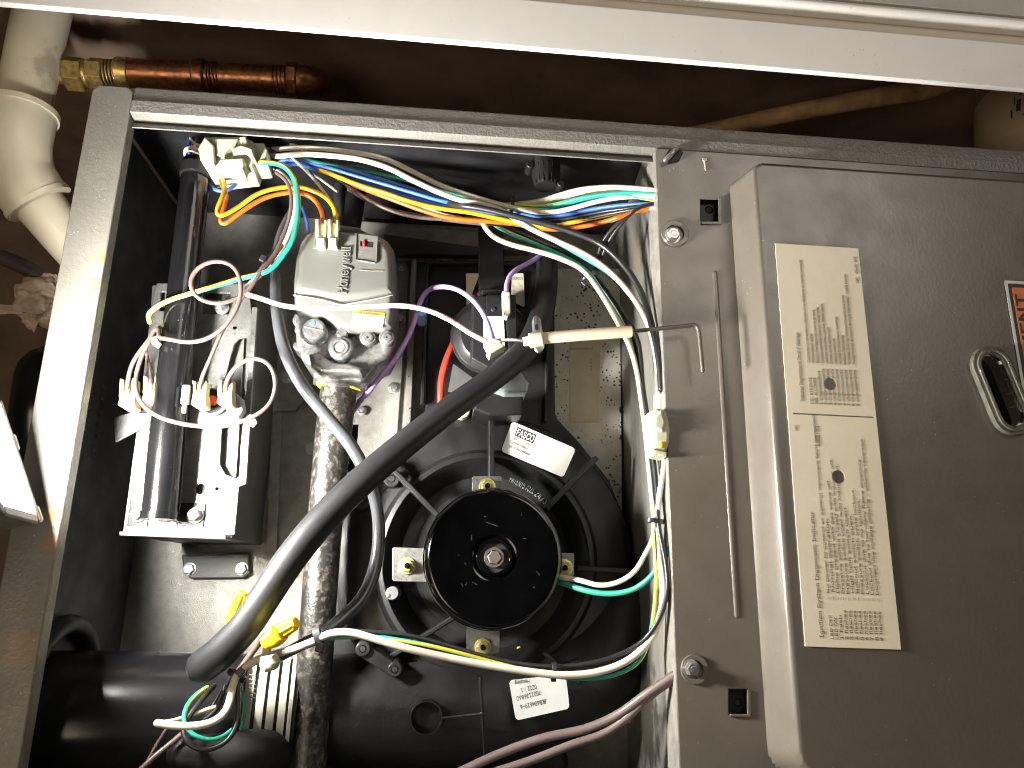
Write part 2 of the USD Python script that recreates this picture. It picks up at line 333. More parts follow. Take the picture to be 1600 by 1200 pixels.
# ------------------------------------------------------------------ the setting
YC = -0.015                                                          # the casing's face
xl, xr = P(-250, 40, YC)[0], P(1850, 150, YC)[0]
def zat(px, py, Y): return P(px, py, Y)[2]
def extr_x(prof, x0, x1, tilt=0.0):
    """a profile of (y, z) run along x"""
    g = Polygon(prof); n = len(prof); pr = np.array(prof)
    V = np.vstack([np.c_[np.full(n, x0), pr[:, 0], pr[:, 1] + tilt * x0], np.c_[np.full(n, x1), pr[:, 0], pr[:, 1] + tilt * x1]])
    tri = np.array(earcut.triangulate_float64(pr, np.array([n], np.uint32))).reshape(-1, 3); F = [tuple(t) for t in tri[:, ::-1]] + [tuple(t + n) for t in tri]
    for i in range(n): a, b = i, (i + 1) % n; F += [(a, b, b + n), (a, b + n, a + n)]
    m = trimesh.Trimesh(V, np.array(F), process=True); trimesh.repair.fix_normals(m); return np.array(m.vertices), np.array(m.faces)
bx_l = P(-300, 0, .13)[0]
# slope of the casing against the cabinet
cA, cB = P(0, 3, YC), P(1600, 138, YC); tilt = (cB[2] - cA[2]) / (cB[0] - cA[0]); zb = cA[2] - tilt * cA[0]
fA = P(1200, 34, YC); zf = fA[2] - tilt * fA[0]; rA = P(1200, 7, YC); zr = rA[2] - tilt * rA[0]; tA = P(1420, 8, YC); zt = tA[2] - tilt * tA[0]
casing = Thing('door_casing', 'white painted door casing board with a moulded upper edge above the furnace', 'door casing')
casing.add('face_board', extr_x([(YC, zb), (YC, zf), (YC + .004, zf), (YC + .004, zb)], xl, xr, tilt), casing_m)
pr = [(YC + .0045, zf + .0003)]
for k in range(7): a = math.pi / 2 * k / 6; pr.append((YC + .0045 + .003 * math.sin(a) * (1 if k < 6 else 1), zf + .0003 + (zr - zf) * k / 6))
casing.add('cove_moulding', extr_x(pr + [(YC + .0175, zr), (YC + .0175, zf + .0025)], xl, xr, tilt), bead_m)
pr = []
for k in range(9): a = math.pi * k / 8; pr.append((YC + .005 - .005 * math.sin(a), zr + .0004 + (zt - zr) * (1 - math.cos(a)) / 2))
casing.add('bead', extr_x(pr + [(YC + .0175, zt), (YC + .0175, zr + .0004)], xl, xr, tilt), casing_m)
hA, hB = P(110, 42, .13), P(700, 100, .13); ht = (hB[2] - hA[2]) / (hB[0] - hA[0]); hz = hA[2] - ht * hA[0]
header = Thing('timber_beam', 'brown timber beam in the dark gap behind the white casing', 'timber', mesh=extr_x([(.13, hz), (.13, hz + .12), (.168, hz + .12), (.168, hz)], bx_l, xr, ht), m=timber_m)
Thing('wall', kind='structure', label='grey green painted wall above the casing', mesh=extr_x([(YC + .0006, zt + .0005), (YC + .0006, zt + .25), (YC + .0175, zt + .25), (YC + .0175, zt + .0005)], xl, xr, tilt), m=wall_m)
bx0, bx1 = P(-500, 0, .42)[0], P(2300, 0, .42)[0]; bz1, bz0 = P(0, -600, .42)[2], P(0, 1900, .42)[2]
Thing('closet_wall', kind='structure', label='dark brown back wall of the closet', mesh=trimesh.creation.box(bounds=[[bx0, .42, bz0], [bx1, .44, bz1]]), m=back_m)
Thing('closet_side_wall', kind='structure', label='dark side wall of the closet left of the furnace', mesh=trimesh.creation.box(bounds=[[bx0, .03, bz0], [bx0 + .02, .419, bz1]]), m=back_m)
Thing('closet_ceiling', kind='structure', label='dark closet ceiling', mesh=trimesh.creation.box(bounds=[[bx0 + .021, .06, zt + .02], [bx1, .419, zt + .04]]), m=back_m)
Thing('closet_end_wall', kind='structure', label='dark end wall of the closet right of the furnace', mesh=trimesh.creation.box(bounds=[[bx1 - .02, .03, bz0], [bx1, .419, zt + .019]]), m=back_m)

# ------------------------------------------------------------------ the cabinet
YB = 0.15                                                           # depth of the vestibule panel
cab = Thing('furnace_cabinet', 'grey steel furnace cabinet with open burner compartment', 'furnace')
fl = [(150, 138), (205, 133), (213, 150), (207, 165), (183, 300), (135, 600), (102, 800), (78, 915), (22, 1200), (-12, 1370), (-80, 1370), (-48, 1180), (0, 905), (60, 600), (112, 310), (143, 158)]
flx = [(P(x, y, 0)[0], P(x, y, 0)[2]) for x, y in fl]
xo, xi = np.mean([P(x, y, 0)[0] for x, y in ((60, 600), (112, 310), (0, 905))]), np.mean([P(x, y, 0)[0] for x, y in ((183, 300), (135, 600), (22, 1200))])
ztop, zbot = P(178, 134, 0)[2], P(0, 1380, 0)[2]
cab.add('left_flange', pillow(sbox(xo, zbot, xi, ztop).buffer(-.004).buffer(.004, 8), 0.0, 0.0012, .0008, 160, 3), flange_m)
cab.add('flange_return', trimesh.creation.box(bounds=[[xi - .0012, .0014, zbot], [xi, .0085, ztop - .004]]), rail_m)
cab.add('left_wall', trimesh.creation.box(bounds=[[xo, .0016, zbot], [xo + .0012, YB + .02, ztop - .002]]), inner_m)
# the top rail: rounded nose, two folds and a lower lip
xr0, xr1 = xi + .0006, P(1750, 240, 0)[0]
def zrel(y_at_px, Y): return P(*y_at_px, Y)[2]
tl = [(600, 165, .012), (600, 180, .0), (600, 203, -.001), (600, 225, .006)]
tA2, tB2 = P(212, 138, .004), P(1600, 238, .004); rt = (tB2[2] - tA2[2]) / (tB2[0] - tA2[0])
def zz(px, py, Y): p = P(px, py, Y); return p[2] - rt * p[0]
z0, z1, z2, z3 = zz(400, 152, .006), zz(400, 170, 0), zz(400, 188, -.001), zz(400, 212, .004)
pr = [(YB + .02, z0 + .001), (.012, z0 + .0015), (.0065, z0 + .0005), (.003, z0 - .0012), (.0008, z0 - .0034), (0.0, z1), (-.0012, z1 - .0008), (-.0012, z2), (.0, z2 - .0006), (.0075, z2 - .0012), (.0035, z3), (.0047, z3), (.0088, z2 + .001), (.0022, z1 + .001), (.0075, z0 - .0022), (YB + .02, z0 - .0004)]
cab.add('top_rail', extr_x(pr, xr0, xr1, rt), rail_m, smooth=50)
zt_in = z0 - .003
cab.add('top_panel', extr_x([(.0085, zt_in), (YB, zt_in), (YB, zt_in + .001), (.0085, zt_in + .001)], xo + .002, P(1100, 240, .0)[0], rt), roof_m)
xd = P(1044, 700, 0.0)[0]                                           # divider to the blower compartment
xdb = P(968, 620, YB)[0]
dv = np.array([[xd, .004], [xd + .001, .004], [xdb + .001, YB], [xdb, YB]])
zbt, ztt = zbot, zt_in - .0012 + rt * xd
V = np.vstack([np.c_[dv, np.full(4, zbt)], np.c_[dv, np.full(4, ztt)]])
cab.add('divider_panel', trimesh.Trimesh(V, [(0, 2, 1), (0, 3, 2), (4, 5, 6), (4, 6, 7), (0, 1, 5), (0, 5, 4), (1, 2, 6), (1, 6, 5), (2, 3, 7), (2, 7, 6), (3, 0, 4), (3, 4, 7)]), divider_m)
slot_a = [(496, 658), (522, 658), (520, 742), (490, 742)]; slot_b = [(545, 663), (560, 663), (556, 738), (540, 738)]
vp = plate([(150, 330), (1010, 330), (1010, 1400), (80, 1400)], YB, .0012, holes=[slot_a, slot_b])
cab.add('vestibule_panel', vp, vest_m)
cab.add('slot_backing', plate([(470, 640), (580, 640), (575, 770), (465, 770)], YB + .012, .001), dark_m)
cab.add('bolt', hexhead(487, 700, YB - .0025, YB + .0005, 15), steel_m)
cab.add('floor_panel', trimesh.creation.box(bounds=[[xo + .002, .004, zbot], [xd - .001, YB - .001, zbot + .001]]), inner_m)
# flanged galvanised strip right of the valve
cab.add('joint_strip', plate([(622, 400), (641, 402), (612, 790), (588, 790)], YB - .004, .0038, r=.0005), vest_m)
cab.add('joint_lip', plate([(643, 404), (651, 404), (640, 700), (630, 700)], YB - .012, .0075, r=.0003), galv_m)
cab.add('strip_head', plate([(622, 398), (708, 398), (708, 407), (622, 407)], YB - .0065, .002, r=.0003), galv_m)
for (x, y, w) in ((627, 413, 12), (625, 497, 13), (615, 604, 13), (565, 640, 11)): cab.add('screw', hexhead(x, y, YB - .0075, YB - .0035, w), steel_m)
# lit ledge under the harness
cab.add('ledge', plate([(560, 345), (830, 372), (830, 390), (640, 390), (560, 372)], YB - .012, .0115, r=.0004), vest_m)
cab.add('ledge_lip', plate([(600, 366), (790, 392), (760, 398), (600, 396)], YB - .02, .0075, r=.0004), inner_m)
gp = [(868, 420), (968, 420), (972, 800), (1003, 1130), (870, 1130), (860, 900)]
cab.add('galvanised_plate', plate(gp, YB - .014, .0012, r=.0006), galv_m)
cab.add('rating_sticker', plate([(889, 532), (938, 532), (936, 660), (890, 661)], YB - .01445, .0003, r=.001), mat('dull_label', (.47, .42, .31), .5, bev=0), label='blank beige sticker on the spotted galvanised plate')
cab.add('sticker_text', cat(text('A1210W0T200B0040', (890, 546), (926, 546), YB - .0147, 2.6), text('0212', (925, 580), (925, 560), YB - .0147, 3)), fade_m)
cab.add('plate_slot', ring(975, 640, YB - .016, YB - .0135, 14, 8, 20), black_m)
# vent louvres stamped in the left wall
lv = []
for i in range(4):
    for j in range(7):
        py = 590 + j * 19 + i * 5; c = P(150 - j * 1.5 + i * 9, py, .03 + .012 * i); lv.append(trimesh.creation.icosphere(1, 1.0)); lv[-1].apply_scale([.0011, .0025, .0018]); lv[-1].apply_translation([xo + .0013, .03 + .013 * i, c[2]])
cab.add('louvres', cat(*lv), inner_m, label='rows of small stamped louvres')
cab.kids[-1].kind = 'stuff'
cab.add('wall_pad', trimesh.creation.box(bounds=[[xo + .0012, .025, P(120, 860, .03)[2]], [xo + .0022, .085, P(120, 700, .03)[2]]]), inner_m)
# plugs in the top wall
plug = Thing('wire_grommet', 'round black ribbed plug hanging from the cabinet roof above the harness', 'grommet')
pa, pb = P(853, 250, .035), P(853, 292, .035); pr_ = mm(22, pa)
plug.add('plug_body', axial([(0, pr_ * 1.02), (np.linalg.norm(pb - pa) * .6, pr_), (np.linalg.norm(pb - pa), pr_ * .8)], pa, pb, 28), black_m)
for k in range(7):
    a_ = math.pi * (1.15 + .7 * k / 6); o_ = np.array([math.cos(a_), math.sin(a_), 0]) * pr_ * .97; plug.add('rib', rbox(pa + o_ + (pb - pa) * .3, pa + o_ * .85 + (pb - pa) * .98, .0016, .0014, .0004, o_), black_m)
plug.add('lug', boss(829, 256, .03, .04, 13), black_m); plug.add('lug', boss(877, 286, .03, .04, 12), black_m)
# ------------------------------------------------------------------ the blower door
door = Thing('blower_door', 'grey brown blower compartment door with a raised panel, right of the open compartment', 'door')
YD, HR = -0.002, 0.022
xdl = np.mean([P(1035, 600, YD)[0], P(1050, 900, YD)[0], P(1032, 300, YD)[0]]); xbase = np.mean([P(1142, 330, YD)[0], P(1160, 600, YD)[0], P(1186, 1000, YD)[0]])
xtop = np.mean([P(1180, 300, YD - HR)[0], P(1203, 600, YD - HR)[0], P(1228, 950, YD - HR)[0]])
ztd = zz(1200, 244, YD) ; zdb = P(1100, 1420, YD)[2]; xdr = P(1900, 600, YD)[0]
zrt = zz(1300, 262, YD - HR) ; zrb = P(1300, 1190, YD - HR)[2]
def sq(x0, y0, x1, y1): return [(x0, y0), (x1, y0), (x1, y1), (x0, y1)]
sheet = Polygon([(xdl, zdb), (xdr, zdb), (xdr, ztd + rt * xdr), (xdl, ztd + rt * xdl)])
for h in (sq(1094, 311, 1123, 346), sq(1138, 1076, 1169, 1117)): sheet = sheet.difference(Polygon(xz(h, YD)))
sheet = sheet.difference(sbox(xbase + .006, zrb + .006, xdr - .001, zrt - .012 + rt * xbase))
door.add('door_sheet', extr(sheet, YD, .0012), door_m)
door.add('edge_return', trimesh.creation.box(bounds=[[xdl, YD + .0014, zdb], [xdl + .001, .018, ztd + rt * xdl - .001]]), vest_m)
# the raised panel as a pressed sheet
ctop = np.array([P(1530, 548, YD - HR), P(1600, 675, YD - HR)])
gx, gz = np.arange(xbase - .003, xdr, .0016), np.arange(zrb - .022, zrt + rt * xdr + .012, .0016)
X, Z = np.meshgrid(gx, gz); Wd = xtop - xbase
def edge(d, w): t = np.clip(d / w, 0, 1); return t * t * (3 - 2 * t) * .55 + t * .45
dl = X - xbase; dt = (zrt + .004 + rt * X) - Z; db = Z - (zrb - .012); r0 = .016
def rnd(a, b, r):
    m = np.minimum(a, b); both = (a < r) & (b < r); return np.where(both, r - np.hypot(r - np.minimum(a, r), r - np.minimum(b, r)), m)
dd = np.minimum(rnd(dl, dt / .6, r0), rnd(dl, db, r0)); dd = np.minimum(dd, np.where(dl < r0, dd, dd))
Yg = YD - HR * edge(dd, Wd) + .0010 * np.clip(1 - dd / .001, 0, 1)
keep = dd > -.004
sgc = [P(1561, 611, YD - HR), P(1546, 575, YD - HR), P(1576, 648, YD - HR)]
sl = LineString([(sgc[1][0], sgc[1][2]), (sgc[2][0], sgc[2][2])]); sgr = mm(23, sgc[0])
import shapely
hol = shapely.contains_xy(sl.buffer(sgr), X.ravel(), Z.ravel()).reshape(X.shape)
nv = X.size; idx = np.arange(nv).reshape(X.shape); ok = keep & ~hol
q = ok[:-1, :-1] & ok[1:, :-1] & ok[:-1, 1:] & ok[1:, 1:]
a, b, c, d = idx[:-1, :-1][q], idx[:-1, 1:][q], idx[1:, 1:][q], idx[1:, :-1][q]
tm = trimesh.Trimesh(np.c_[X.ravel(), Yg.ravel(), Z.ravel()], np.vstack([np.c_[a, b, c], np.c_[a, c, d]]), process=False); tm.remove_unreferenced_vertices()
door.add('raised_panel', tm, door_m, smooth=True)
YR = YD - HR - .0002
door.add('pressed_rib', tube([(1116, 428, YD + .0012), (1150, 962, YD + .0012)], 11, 12), door_m)
for (x, y, rx, ry) in ((1108, 328, 6, 7), (1153, 1098, 7, 8)):
    door.add('square_clip', plate([(x - 17, y - 20), (x + 18, y - 20), (x + 18, y + 20), (x - 17, y + 20)], YD + .004, .002, holes=[hole(x, y, YD + .004, 13)]), black_m)
    door.add('clip_core', boss(x, y, YD + .0045, YD + .009, 12), dark_m)
    door.add('hole_lip', plate([(x + 15, y - 20), (x + 20, y - 20), (x + 20, y + 22), (x - 12, y + 22), (x - 12, y + 18), (x + 15, y + 18)], YD - .0009, .0008, r=.0002), door_m)
for (x, y) in ((1053, 364), (1084, 1046)):
    door.add('screw_dimple', ring(x + 2, y, YD - .0012, YD + .0003, 44, 28), door_m)
    door.add('door_screw', hexhead(x, y, YD - .0052, YD - .0002, 22, 1.25), steel_m)
door.add('corner_notch', pil([(1038, 246), (1046, 232), (1062, 230), (1068, 238), (1062, 250), (1044, 254)], YD - .002, YD - .0003, .0006), black_m)
door.add('notch_hook', cat(sweep(spline([P(1040, 250, YD - .003), P(1050, 240, YD - .005), P(1058, 233, YD - .003)]), .0016, 10)), steel_m)
door.add('pin_mark', cat(boss(1102, 249, YD - .0006, YD, 9, 12), tube([(1101, 254, YD - .0003), (1103, 266, YD - .0003)], 3, 6)), mat('primer_mark', (.42, .36, .25), .6))
# the diagnostic sticker
YS = YR - .0004
stk = plate([(1211, 380), (1341, 388), (1408, 1015), (1258, 1010)], YS, .0003, holes=[hole(1297, 600, YS, 20), hole(1310, 745, YS, 21)])
sticker = door.add('diagnostic_label', stk, manila_m, label='long aged paper label of flash codes')
YT = YS - .00008
def on(u, v):
    """a place on the sticker: u across from its left edge, v up from its foot, both 0 to 1"""
    a, b = np.array([1258, 1010.]), np.array([1408, 1015.]); c, d = np.array([1211, 380.]), np.array([1341, 388.])
    wa, wc = P(*a, YS), P(*c, YS); wb, wd = P(*b, YS), P(*d, YS); p = (wa * (1 - u) + wb * u) * (1 - v) + (wc * (1 - u) + wd * u) * v; return p
def pix(p): q = np.linalg.inv(M) @ (p - CAM); return (800 + FPX * q[0] / -q[2], 600 - FPX * q[1] / -q[2])
def line(s, u, v0, v1, h=4.6): return text(s, pix(on(u, v0)), pix(on(u, v1)), YT, h, .00006)
en = [('LED OFF', '- No power to control or control hardware fault detected.', .545), ('LED ON', '- Normal operation.', .295), ('1 flash', '- Flame present with gas valve off.', .385), ('2 flashes', '- Pressure switch closed with inducer off.', .435),
      ('3 flashes', '- Pressure switch open with inducer on.', .422), ('4 flashes', '- High limit switch open.', .322), ('5 flashes', '- Rollout switch open.', .303), ('6 flashes', '- Pressure switch cycle lockout.', .365),
      ('7 flashes', '- Lockout due to no ignition.', .340), ('8 flashes', '- Lockout due to too many flame dropouts.', .440), ('9 flashes', '- Incorrect line voltage phasing - polarity reversed.', .490)]
fr = [('DEL ETEINTE', "- Commande non alimentée ou détection d'une défaillance de matériel commande.", .958), ('DEL ALLUMEE', '- Fonctionnement normal.', .755), ('1 clignotement', "- Présence d'une flamme avec robinet de gaz fermé.", .82),
      ('2 clignotements', '- Contacteur manométrique fermé avec inducteur arrêté.', .828), ('3 clignotements', '- Contacteur manométrique ouvert avec inducteur marche.', .838), ('4 clignotements', '- Contacteur de limite supérieure ouvert.', .775), ('5 clignotements', '- Contacteur de roulement ouvert.', .745),
      ('6 clignotements', '- Verrouillage de cycle du contacteur manométrique.', .805), ('7 clignotements', "- Verrouillage dû à l'absence d'allumage.", .755), ('8 clignotements', '- Verrouillage dû aux trop nombreuses interruptions de la flamme.', .865), ('9 clignotements', "- Phasage incorrect de la tension de la ligne d'alimentation - polarité inversée.", .925)]
tx = [line('Ignition System Diagnostic Indicator', .20, .02, .305, 6.6), line('45405-002', .34, .465, .515, 8), line('VBC', .10, .50, .515, 5), line("Indicateur Diagnostique de Circuit d' Allumage", .20, .575, .755, 6.6), line('VBC    45405-002', .965, .90, .975, 5)]
for k, (x, y, e) in enumerate(en):
    u = .30 + .052 * k; tx += [line(x, u, .018, .018 + .0058 * len(x) + .012), line(y, u, .105, e)]
for k, (x, y, e) in enumerate(fr):
    u = .30 + .052 * k; tx += [line(x, u, .57, .57 + .0062 * len(x)), line(y, u, .672, e)]
sticker.add('printed_text', cat(*tx), mat('faded_ink', (0.11, 0.092, 0.066), 0.5, var=0.2, bev=0))
a_, b_ = pix(on(.06, .545)), pix(on(.96, .545)); sticker.add('rule', plate([a_, b_, (b_[0], b_[1] + 2), (a_[0], a_[1] + 2)], YT, .00007), fade_m)
# the warning sticker at the frame's edge
amber_m = mat('orange_ink', (0.60, 0.17, 0.04), 0.4, var=0.05, bev=0)
def wp(u, v, Y=YS): o = P(1569, 438, Y); ux = np.array([1, 0, 0.0]); vz = np.array([0, 0, -1.0]); return pix(o + ux * mm(u, o) + vz * mm(v, o))
wq = lambda u0, v0, u1, v1, Y: plate([wp(u0, v0, Y), wp(u1, v0, Y), wp(u1, v1, Y), wp(u0, v1, Y)], Y, .00012, r=.0008)
warn = door.add('warning_sticker', wq(0, 0, 140, 330, YS), paper_m, label='orange warning sticker with a white border at the right')
warn.add('black_field', wq(5, 5, 135, 325, YS - .00014), ink_m); warn.add('orange_band', wq(11, 11, 34, 319, YS - .00028), amber_m)
warn.add('band_lettering', text('AVERTISSEMENT', wp(31, 306, YS), wp(31, 22, YS), YS - .00036, 18, .00008, True), ink_m)
# the sight glass
glass_m = usdkit.material(stage, '/World/Looks/clear_lens', {'t': ('transparent_bsdf', {'color': (0.9, 0.9, 0.88)}), 'g': ('glossy_bsdf', {'roughness': 0.08}), 'f': ('fresnel', {'IOR': 1.5}), 'm': ('mix_closure', {})}, [('f.fac', 'm.fac'), ('t.BSDF', 'm.closure1'), ('g.BSDF', 'm.closure2')], surface='m.closure')
clear_m = mat('clear_plastic', (0.5, 0.47, 0.40), 0.12, var=0.2, vs=200, spec=0.7, trans=0.75)
sg = door.add('sight_glass', extr(sl.buffer(sgr + .0035).difference(sl.buffer(sgr - .001)), YR - .003, .0032), clear_m, label='oval clear plastic sight glass')
sg.add('lens', extr(sl.buffer(sgr - .0011), YR - .0016, .0006), glass_m)
sg.add('rim', extr(sl.buffer(sgr + .0016).difference(sl.buffer(sgr + .0004)), YR - .0042, .0011), clear_m)
sg.add('slot', extr(sl.buffer(sgr + .003), YR + .012, .001), dark_m)
for k in range(3): x_, y_ = 1567 + 4 * k, 594 + 22 * k; sg.add('tab', bar(x_, y_, x_ + 14, y_ - 3, YR - .0005, 4, 3), clear_m)
# ------------------------------------------------------------------ the work light
lamp_body_m = mat('lamp_grey', (0.10, 0.10, 0.10), 0.4, var=0.1)
lens_m = mat('lamp_lens', (0.9, 0.9, 0.9), 0.4, emit=((1.0, 0.97, 0.90), LAMP), bev=0)
A1, A2 = P(2, 645, -.046), P(54, 802, -.022)                        # far edge of the lens
A1 = A1 + (A1 - A2) * 0.05
_o = np.array([.0120, -.0500, 0])
B1, B2 = A1 + _o, A2 + _o
lamp = Thing('work_light', 'grey handheld work light shining into the compartment, at the left edge', 'work light')
nrm_ = np.cross(A2 - A1, B1 - A1); nrm_ /= np.linalg.norm(nrm_); nrm_ = nrm_ if nrm_[0] > 0 else -nrm_
def slab(q, t0, t1): q = np.array(q); return hull(np.vstack([q - nrm_ * t0, q - nrm_ * t1]))
lamp.add('lens', slab([A1, A2, B2, B1], 0, .0005), lens_m)
c0 = (A1 + A2 + B1 + B2) / 4
out = lambda q, k: c0 + (np.array(q) - c0) * k
dA = (A1 - B1) / np.linalg.norm(A1 - B1); dL = (A2 - A1) / np.linalg.norm(A2 - A1)
lamp.add('housing', slab([A1 - dL * .004 + dA * .003, A2 + dL * .004 + dA * .003, B2 + dL * .004 - dA * .003, B1 - dL * .004 - dA * .003], .0022, .03), lamp_body_m)
lamp.add('frame', rbox(A1 - dL * .004 + dA * .0032 - nrm_ * .0018, A2 + dL * .004 + dA * .0032 - nrm_ * .0018, .006, .005, .001, nrm_), lamp_body_m)
lamp.add('frame', rbox(B1 - dL * .004 - dA * .0032 - nrm_ * .0018, B2 + dL * .004 - dA * .0032 - nrm_ * .0018, .006, .005, .001, nrm_), lamp_body_m)
lamp.add('frame', rbox(A2 + dL * .0028 - nrm_ * .0018, B2 + dL * .0028 - nrm_ * .0018, .005, .005, .001, nrm_), lamp_body_m)
for k in (.3, 1.0): c_ = A1 + (A2 - A1) * k + dA * .0075 - nrm_ * .002; lamp.add('clip', rbox(c_ - dL * .004, c_ + dL * .004, .004, .006, .001, nrm_), steel_m)
# ------------------------------------------------------------------ more materials
bracket_m = mat('bright_zinc', (0.26, 0.256, 0.25), 0.40, metal=0.85, var=0.14, vs=260, bump=0.35, bs=1600, rvar=0.1)
tube_m = mat('manifold_black', (0.005, 0.005, 0.0055), 0.17, var=0.5, vs=80, bump=0.25, bs=500, spec=0.6, rvar=0.05, streak=(1, 1, .12), dust=((0.4, 0.38, 0.35), 300, 0.09, 0.6))
box_m = mat('burner_box_steel', (0.09, 0.088, 0.083), 0.48, var=0.12, vs=60, bump=0.35, bs=1300, metal=0.15)
motor_m = mat('motor_black_paint', (0.0012, 0.0012, 0.0014), 0.10, spec=0.5, var=0.3, vs=60, bev=0.0005, coat=0.3, rvar=0.03)
scuff_m = mat('scuff', (0.12, 0.12, 0.12), 0.5, bev=0)
housing_m = mat('blower_plastic', (0.012, 0.012, 0.0125), 0.42, spec=0.4, var=0.3, vs=35, bump=0.25, bs=500, bev=0.0007, rvar=0.1, dust=((0.22, 0.21, 0.2), 300, 0.07, 0.6))
grey_pl_m = mat('grey_plastic', (0.22, 0.24, 0.26), 0.45, var=0.06, vs=60)
rubber_m = mat('hose_rubber', (0.013, 0.013, 0.0145), 0.48, spec=0.3, var=0.12, vs=50, bump=0.2, bs=900, bev=0, rvar=0.06, dust=((0.16, 0.16, 0.16), 330, 0.06, 0.5))
vinyl_m = mat('grey_vinyl', (0.045, 0.047, 0.052), 0.26, var=0.12, vs=50, bev=0, spec=0.5)
iron_m = mat('black_iron', (0.014, 0.013, 0.012), 0.38, var2=(0.16, 0.138, 0.112), vs=320, det=7, lo=.48, hi_=.75, bump=0.9, bs=500, bev=0, spec=0.6, stains=[((0.011, 0.01, 0.009), tuple(P(488, 950, .075)), 0.035, 200, 0.95), ((0.010, 0.009, 0.008), tuple(P(478, 1060, .07)), 0.03, 150, 0.95), ((0.07, 0.05, 0.04), tuple(P(527, 630, .08)), 0.016, 200, 0.9), ((0.012, 0.011, 0.01), tuple(P(460, 1170, .07)), 0.03, 150, 0.8)])
valve_m = mat('valve_cover', (0.115, 0.115, 0.106), 0.4, var=0.03, vs=50, bump=0.06, bs=700, bev=0.0008)
cast_m = mat('die_cast', (0.30, 0.30, 0.295), 0.34, metal=0.8, var=0.14, vs=160, bump=0.4, bs=700, bev=0.0007, rvar=0.1)
pvc_m = mat('pvc_cream', (0.72, 0.65, 0.50), 0.35, var=0.08, vs=25, bump=0.1, bs=300, bev=0, stains=[((0.25, 0.2, 0.14), tuple(P(90, 100, .05)), 0.03, 160, 0.5)])
copper_m = mat('aged_copper', (0.33, 0.14, 0.07), 0.35, metal=0.85, var=0.35, vs=120, bump=0.3, bs=400, rvar=0.12)
brass_m = mat('brass', (0.50, 0.36, 0.13), 0.33, metal=0.85, var=0.3, vs=150, bump=0.3, bs=500, rvar=0.1)
vent_m = mat('vent_pipe_black', (0.010, 0.010, 0.011), 0.2, var=0.2, vs=40, bev=0, spec=0.6, bump=0.05, bs=300, dust=((0.2, 0.2, 0.2), 260, 0.05, 0.6))
band_m = mat('clamp_band', (0.46, 0.44, 0.37), 0.4, metal=0.1, var=0.1, vs=100)
taped_m = mat('tan_tape', (0.34, 0.25, 0.17), 0.7, var=0.25, vs=150, bump=0.6, bs=500, bev=0)
cable_m = mat('brown_cable', (0.035, 0.022, 0.02), 0.6, bev=0)
tie_m = mat('black_tie', (0.02, 0.02, 0.022), 0.35, bev=0.0003)
wood_m = mat('brown_conduit', (0.42, 0.26, 0.13), 0.55, var=0.4, vs=70, bump=0.5, bs=260, bev=0)
can_m = mat('tan_can', (0.55, 0.42, 0.28), 0.6, var=0.1, vs=40, bev=0)
yellow_m = mat('yellow_nut', (0.80, 0.60, 0.01), 0.38, var=0.05, sss=0.1)
ceramic_m = mat('ceramic', (0.72, 0.63, 0.48), 0.4, var=0.04, vs=60, bev=0)
rod_m = mat('burnt_rod', (0.16, 0.14, 0.12), 0.45, metal=0.6, var=0.2, bev=0)
red_ink_m = mat('red_switch', (0.45, 0.03, 0.03), 0.4, bev=0)

# ------------------------------------------------------------------ burner box and bracket
bb = Thing('burner_box', 'plain grey steel burner box behind the bright zinc bracket', 'burner box')
f = [(262, 446), (432, 446), (430, 640), (420, 865), (398, 1030), (192, 1030), (216, 850)]
bb.add('front_panel', plate([(238, 446), (386, 446), (376, 640), (362, 842), (212, 842), (222, 700)], .0655, .0015, r=.0006), box_m)
bb.add('side_flange', plate([(425, 640), (441, 640), (432, 862), (416, 856)], YB - .004, .0014, r=.0004), vest_m)
x0_, x1_ = P(216, 780, .067)[0], P(364, 780, .067)[0]; zt_, zb_ = P(300, 450, .067)[2], P(300, 840, .067)[2]
bb.add('box_body', trimesh.creation.box(bounds=[[x0_, .0675, zb_], [x1_, YB - .001, zt_]]), box_m)
bb.add('tab_plate', plate([(418, 548), (492, 548), (492, 600), (462, 642), (418, 642)], YB - .006, .0014, r=.0008), vest_m); bb.add('screw', hexhead(447, 586, YB - .009, YB - .006, 17), steel_m)
bb.add('mounting_foot', pil([(284, 868), (388, 864), (390, 896), (380, 903), (296, 904), (286, 890)], YB - .006, YB - .0005, .001), box_m)
for x, y in ((294, 889), (376, 889)): bb.add('bolt', hexhead(x, y, YB - .0095, YB - .006, 17, 1.2), steel_m)

br = Thing('manifold_bracket', 'bright zinc bracket with slots holding the black gas manifold tube', 'bracket')
YK = .060
bp_ = [(245, 443), (388, 443), (394, 500), (392, 600), (383, 700), (373, 758), (366, 835), (192, 835), (216, 655), (234, 500)]
slots = [[(251, 456), (276, 456), (274, 486), (249, 486)], [(317, 458), (360, 458), (358, 491), (315, 491)], [(366, 538), (374, 529), (386, 527), (382, 640), (376, 700), (374, 745), (368, 748), (352, 742), (343, 726), (350, 600), (358, 565)]]
br.add('bracket_plate', plate(bp_, YK, .0016, holes=slots + [hole(313, 764, YK, 17), hole(339, 764, YK, 6), hole(367, 512, YK, 6)], r=.0004), bracket_m)
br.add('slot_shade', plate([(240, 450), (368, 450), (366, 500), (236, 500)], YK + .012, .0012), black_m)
br.add('side_strip', plate([(394, 480), (402, 480), (384, 756), (372, 760), (383, 640)], YK - .004, .0035, r=.0004), bracket_m)
br.add('bottom_lip', pil([(186, 830), (352, 836), (353, 843), (186, 837)], YK - .009, YK + .002, .0006), bracket_m)
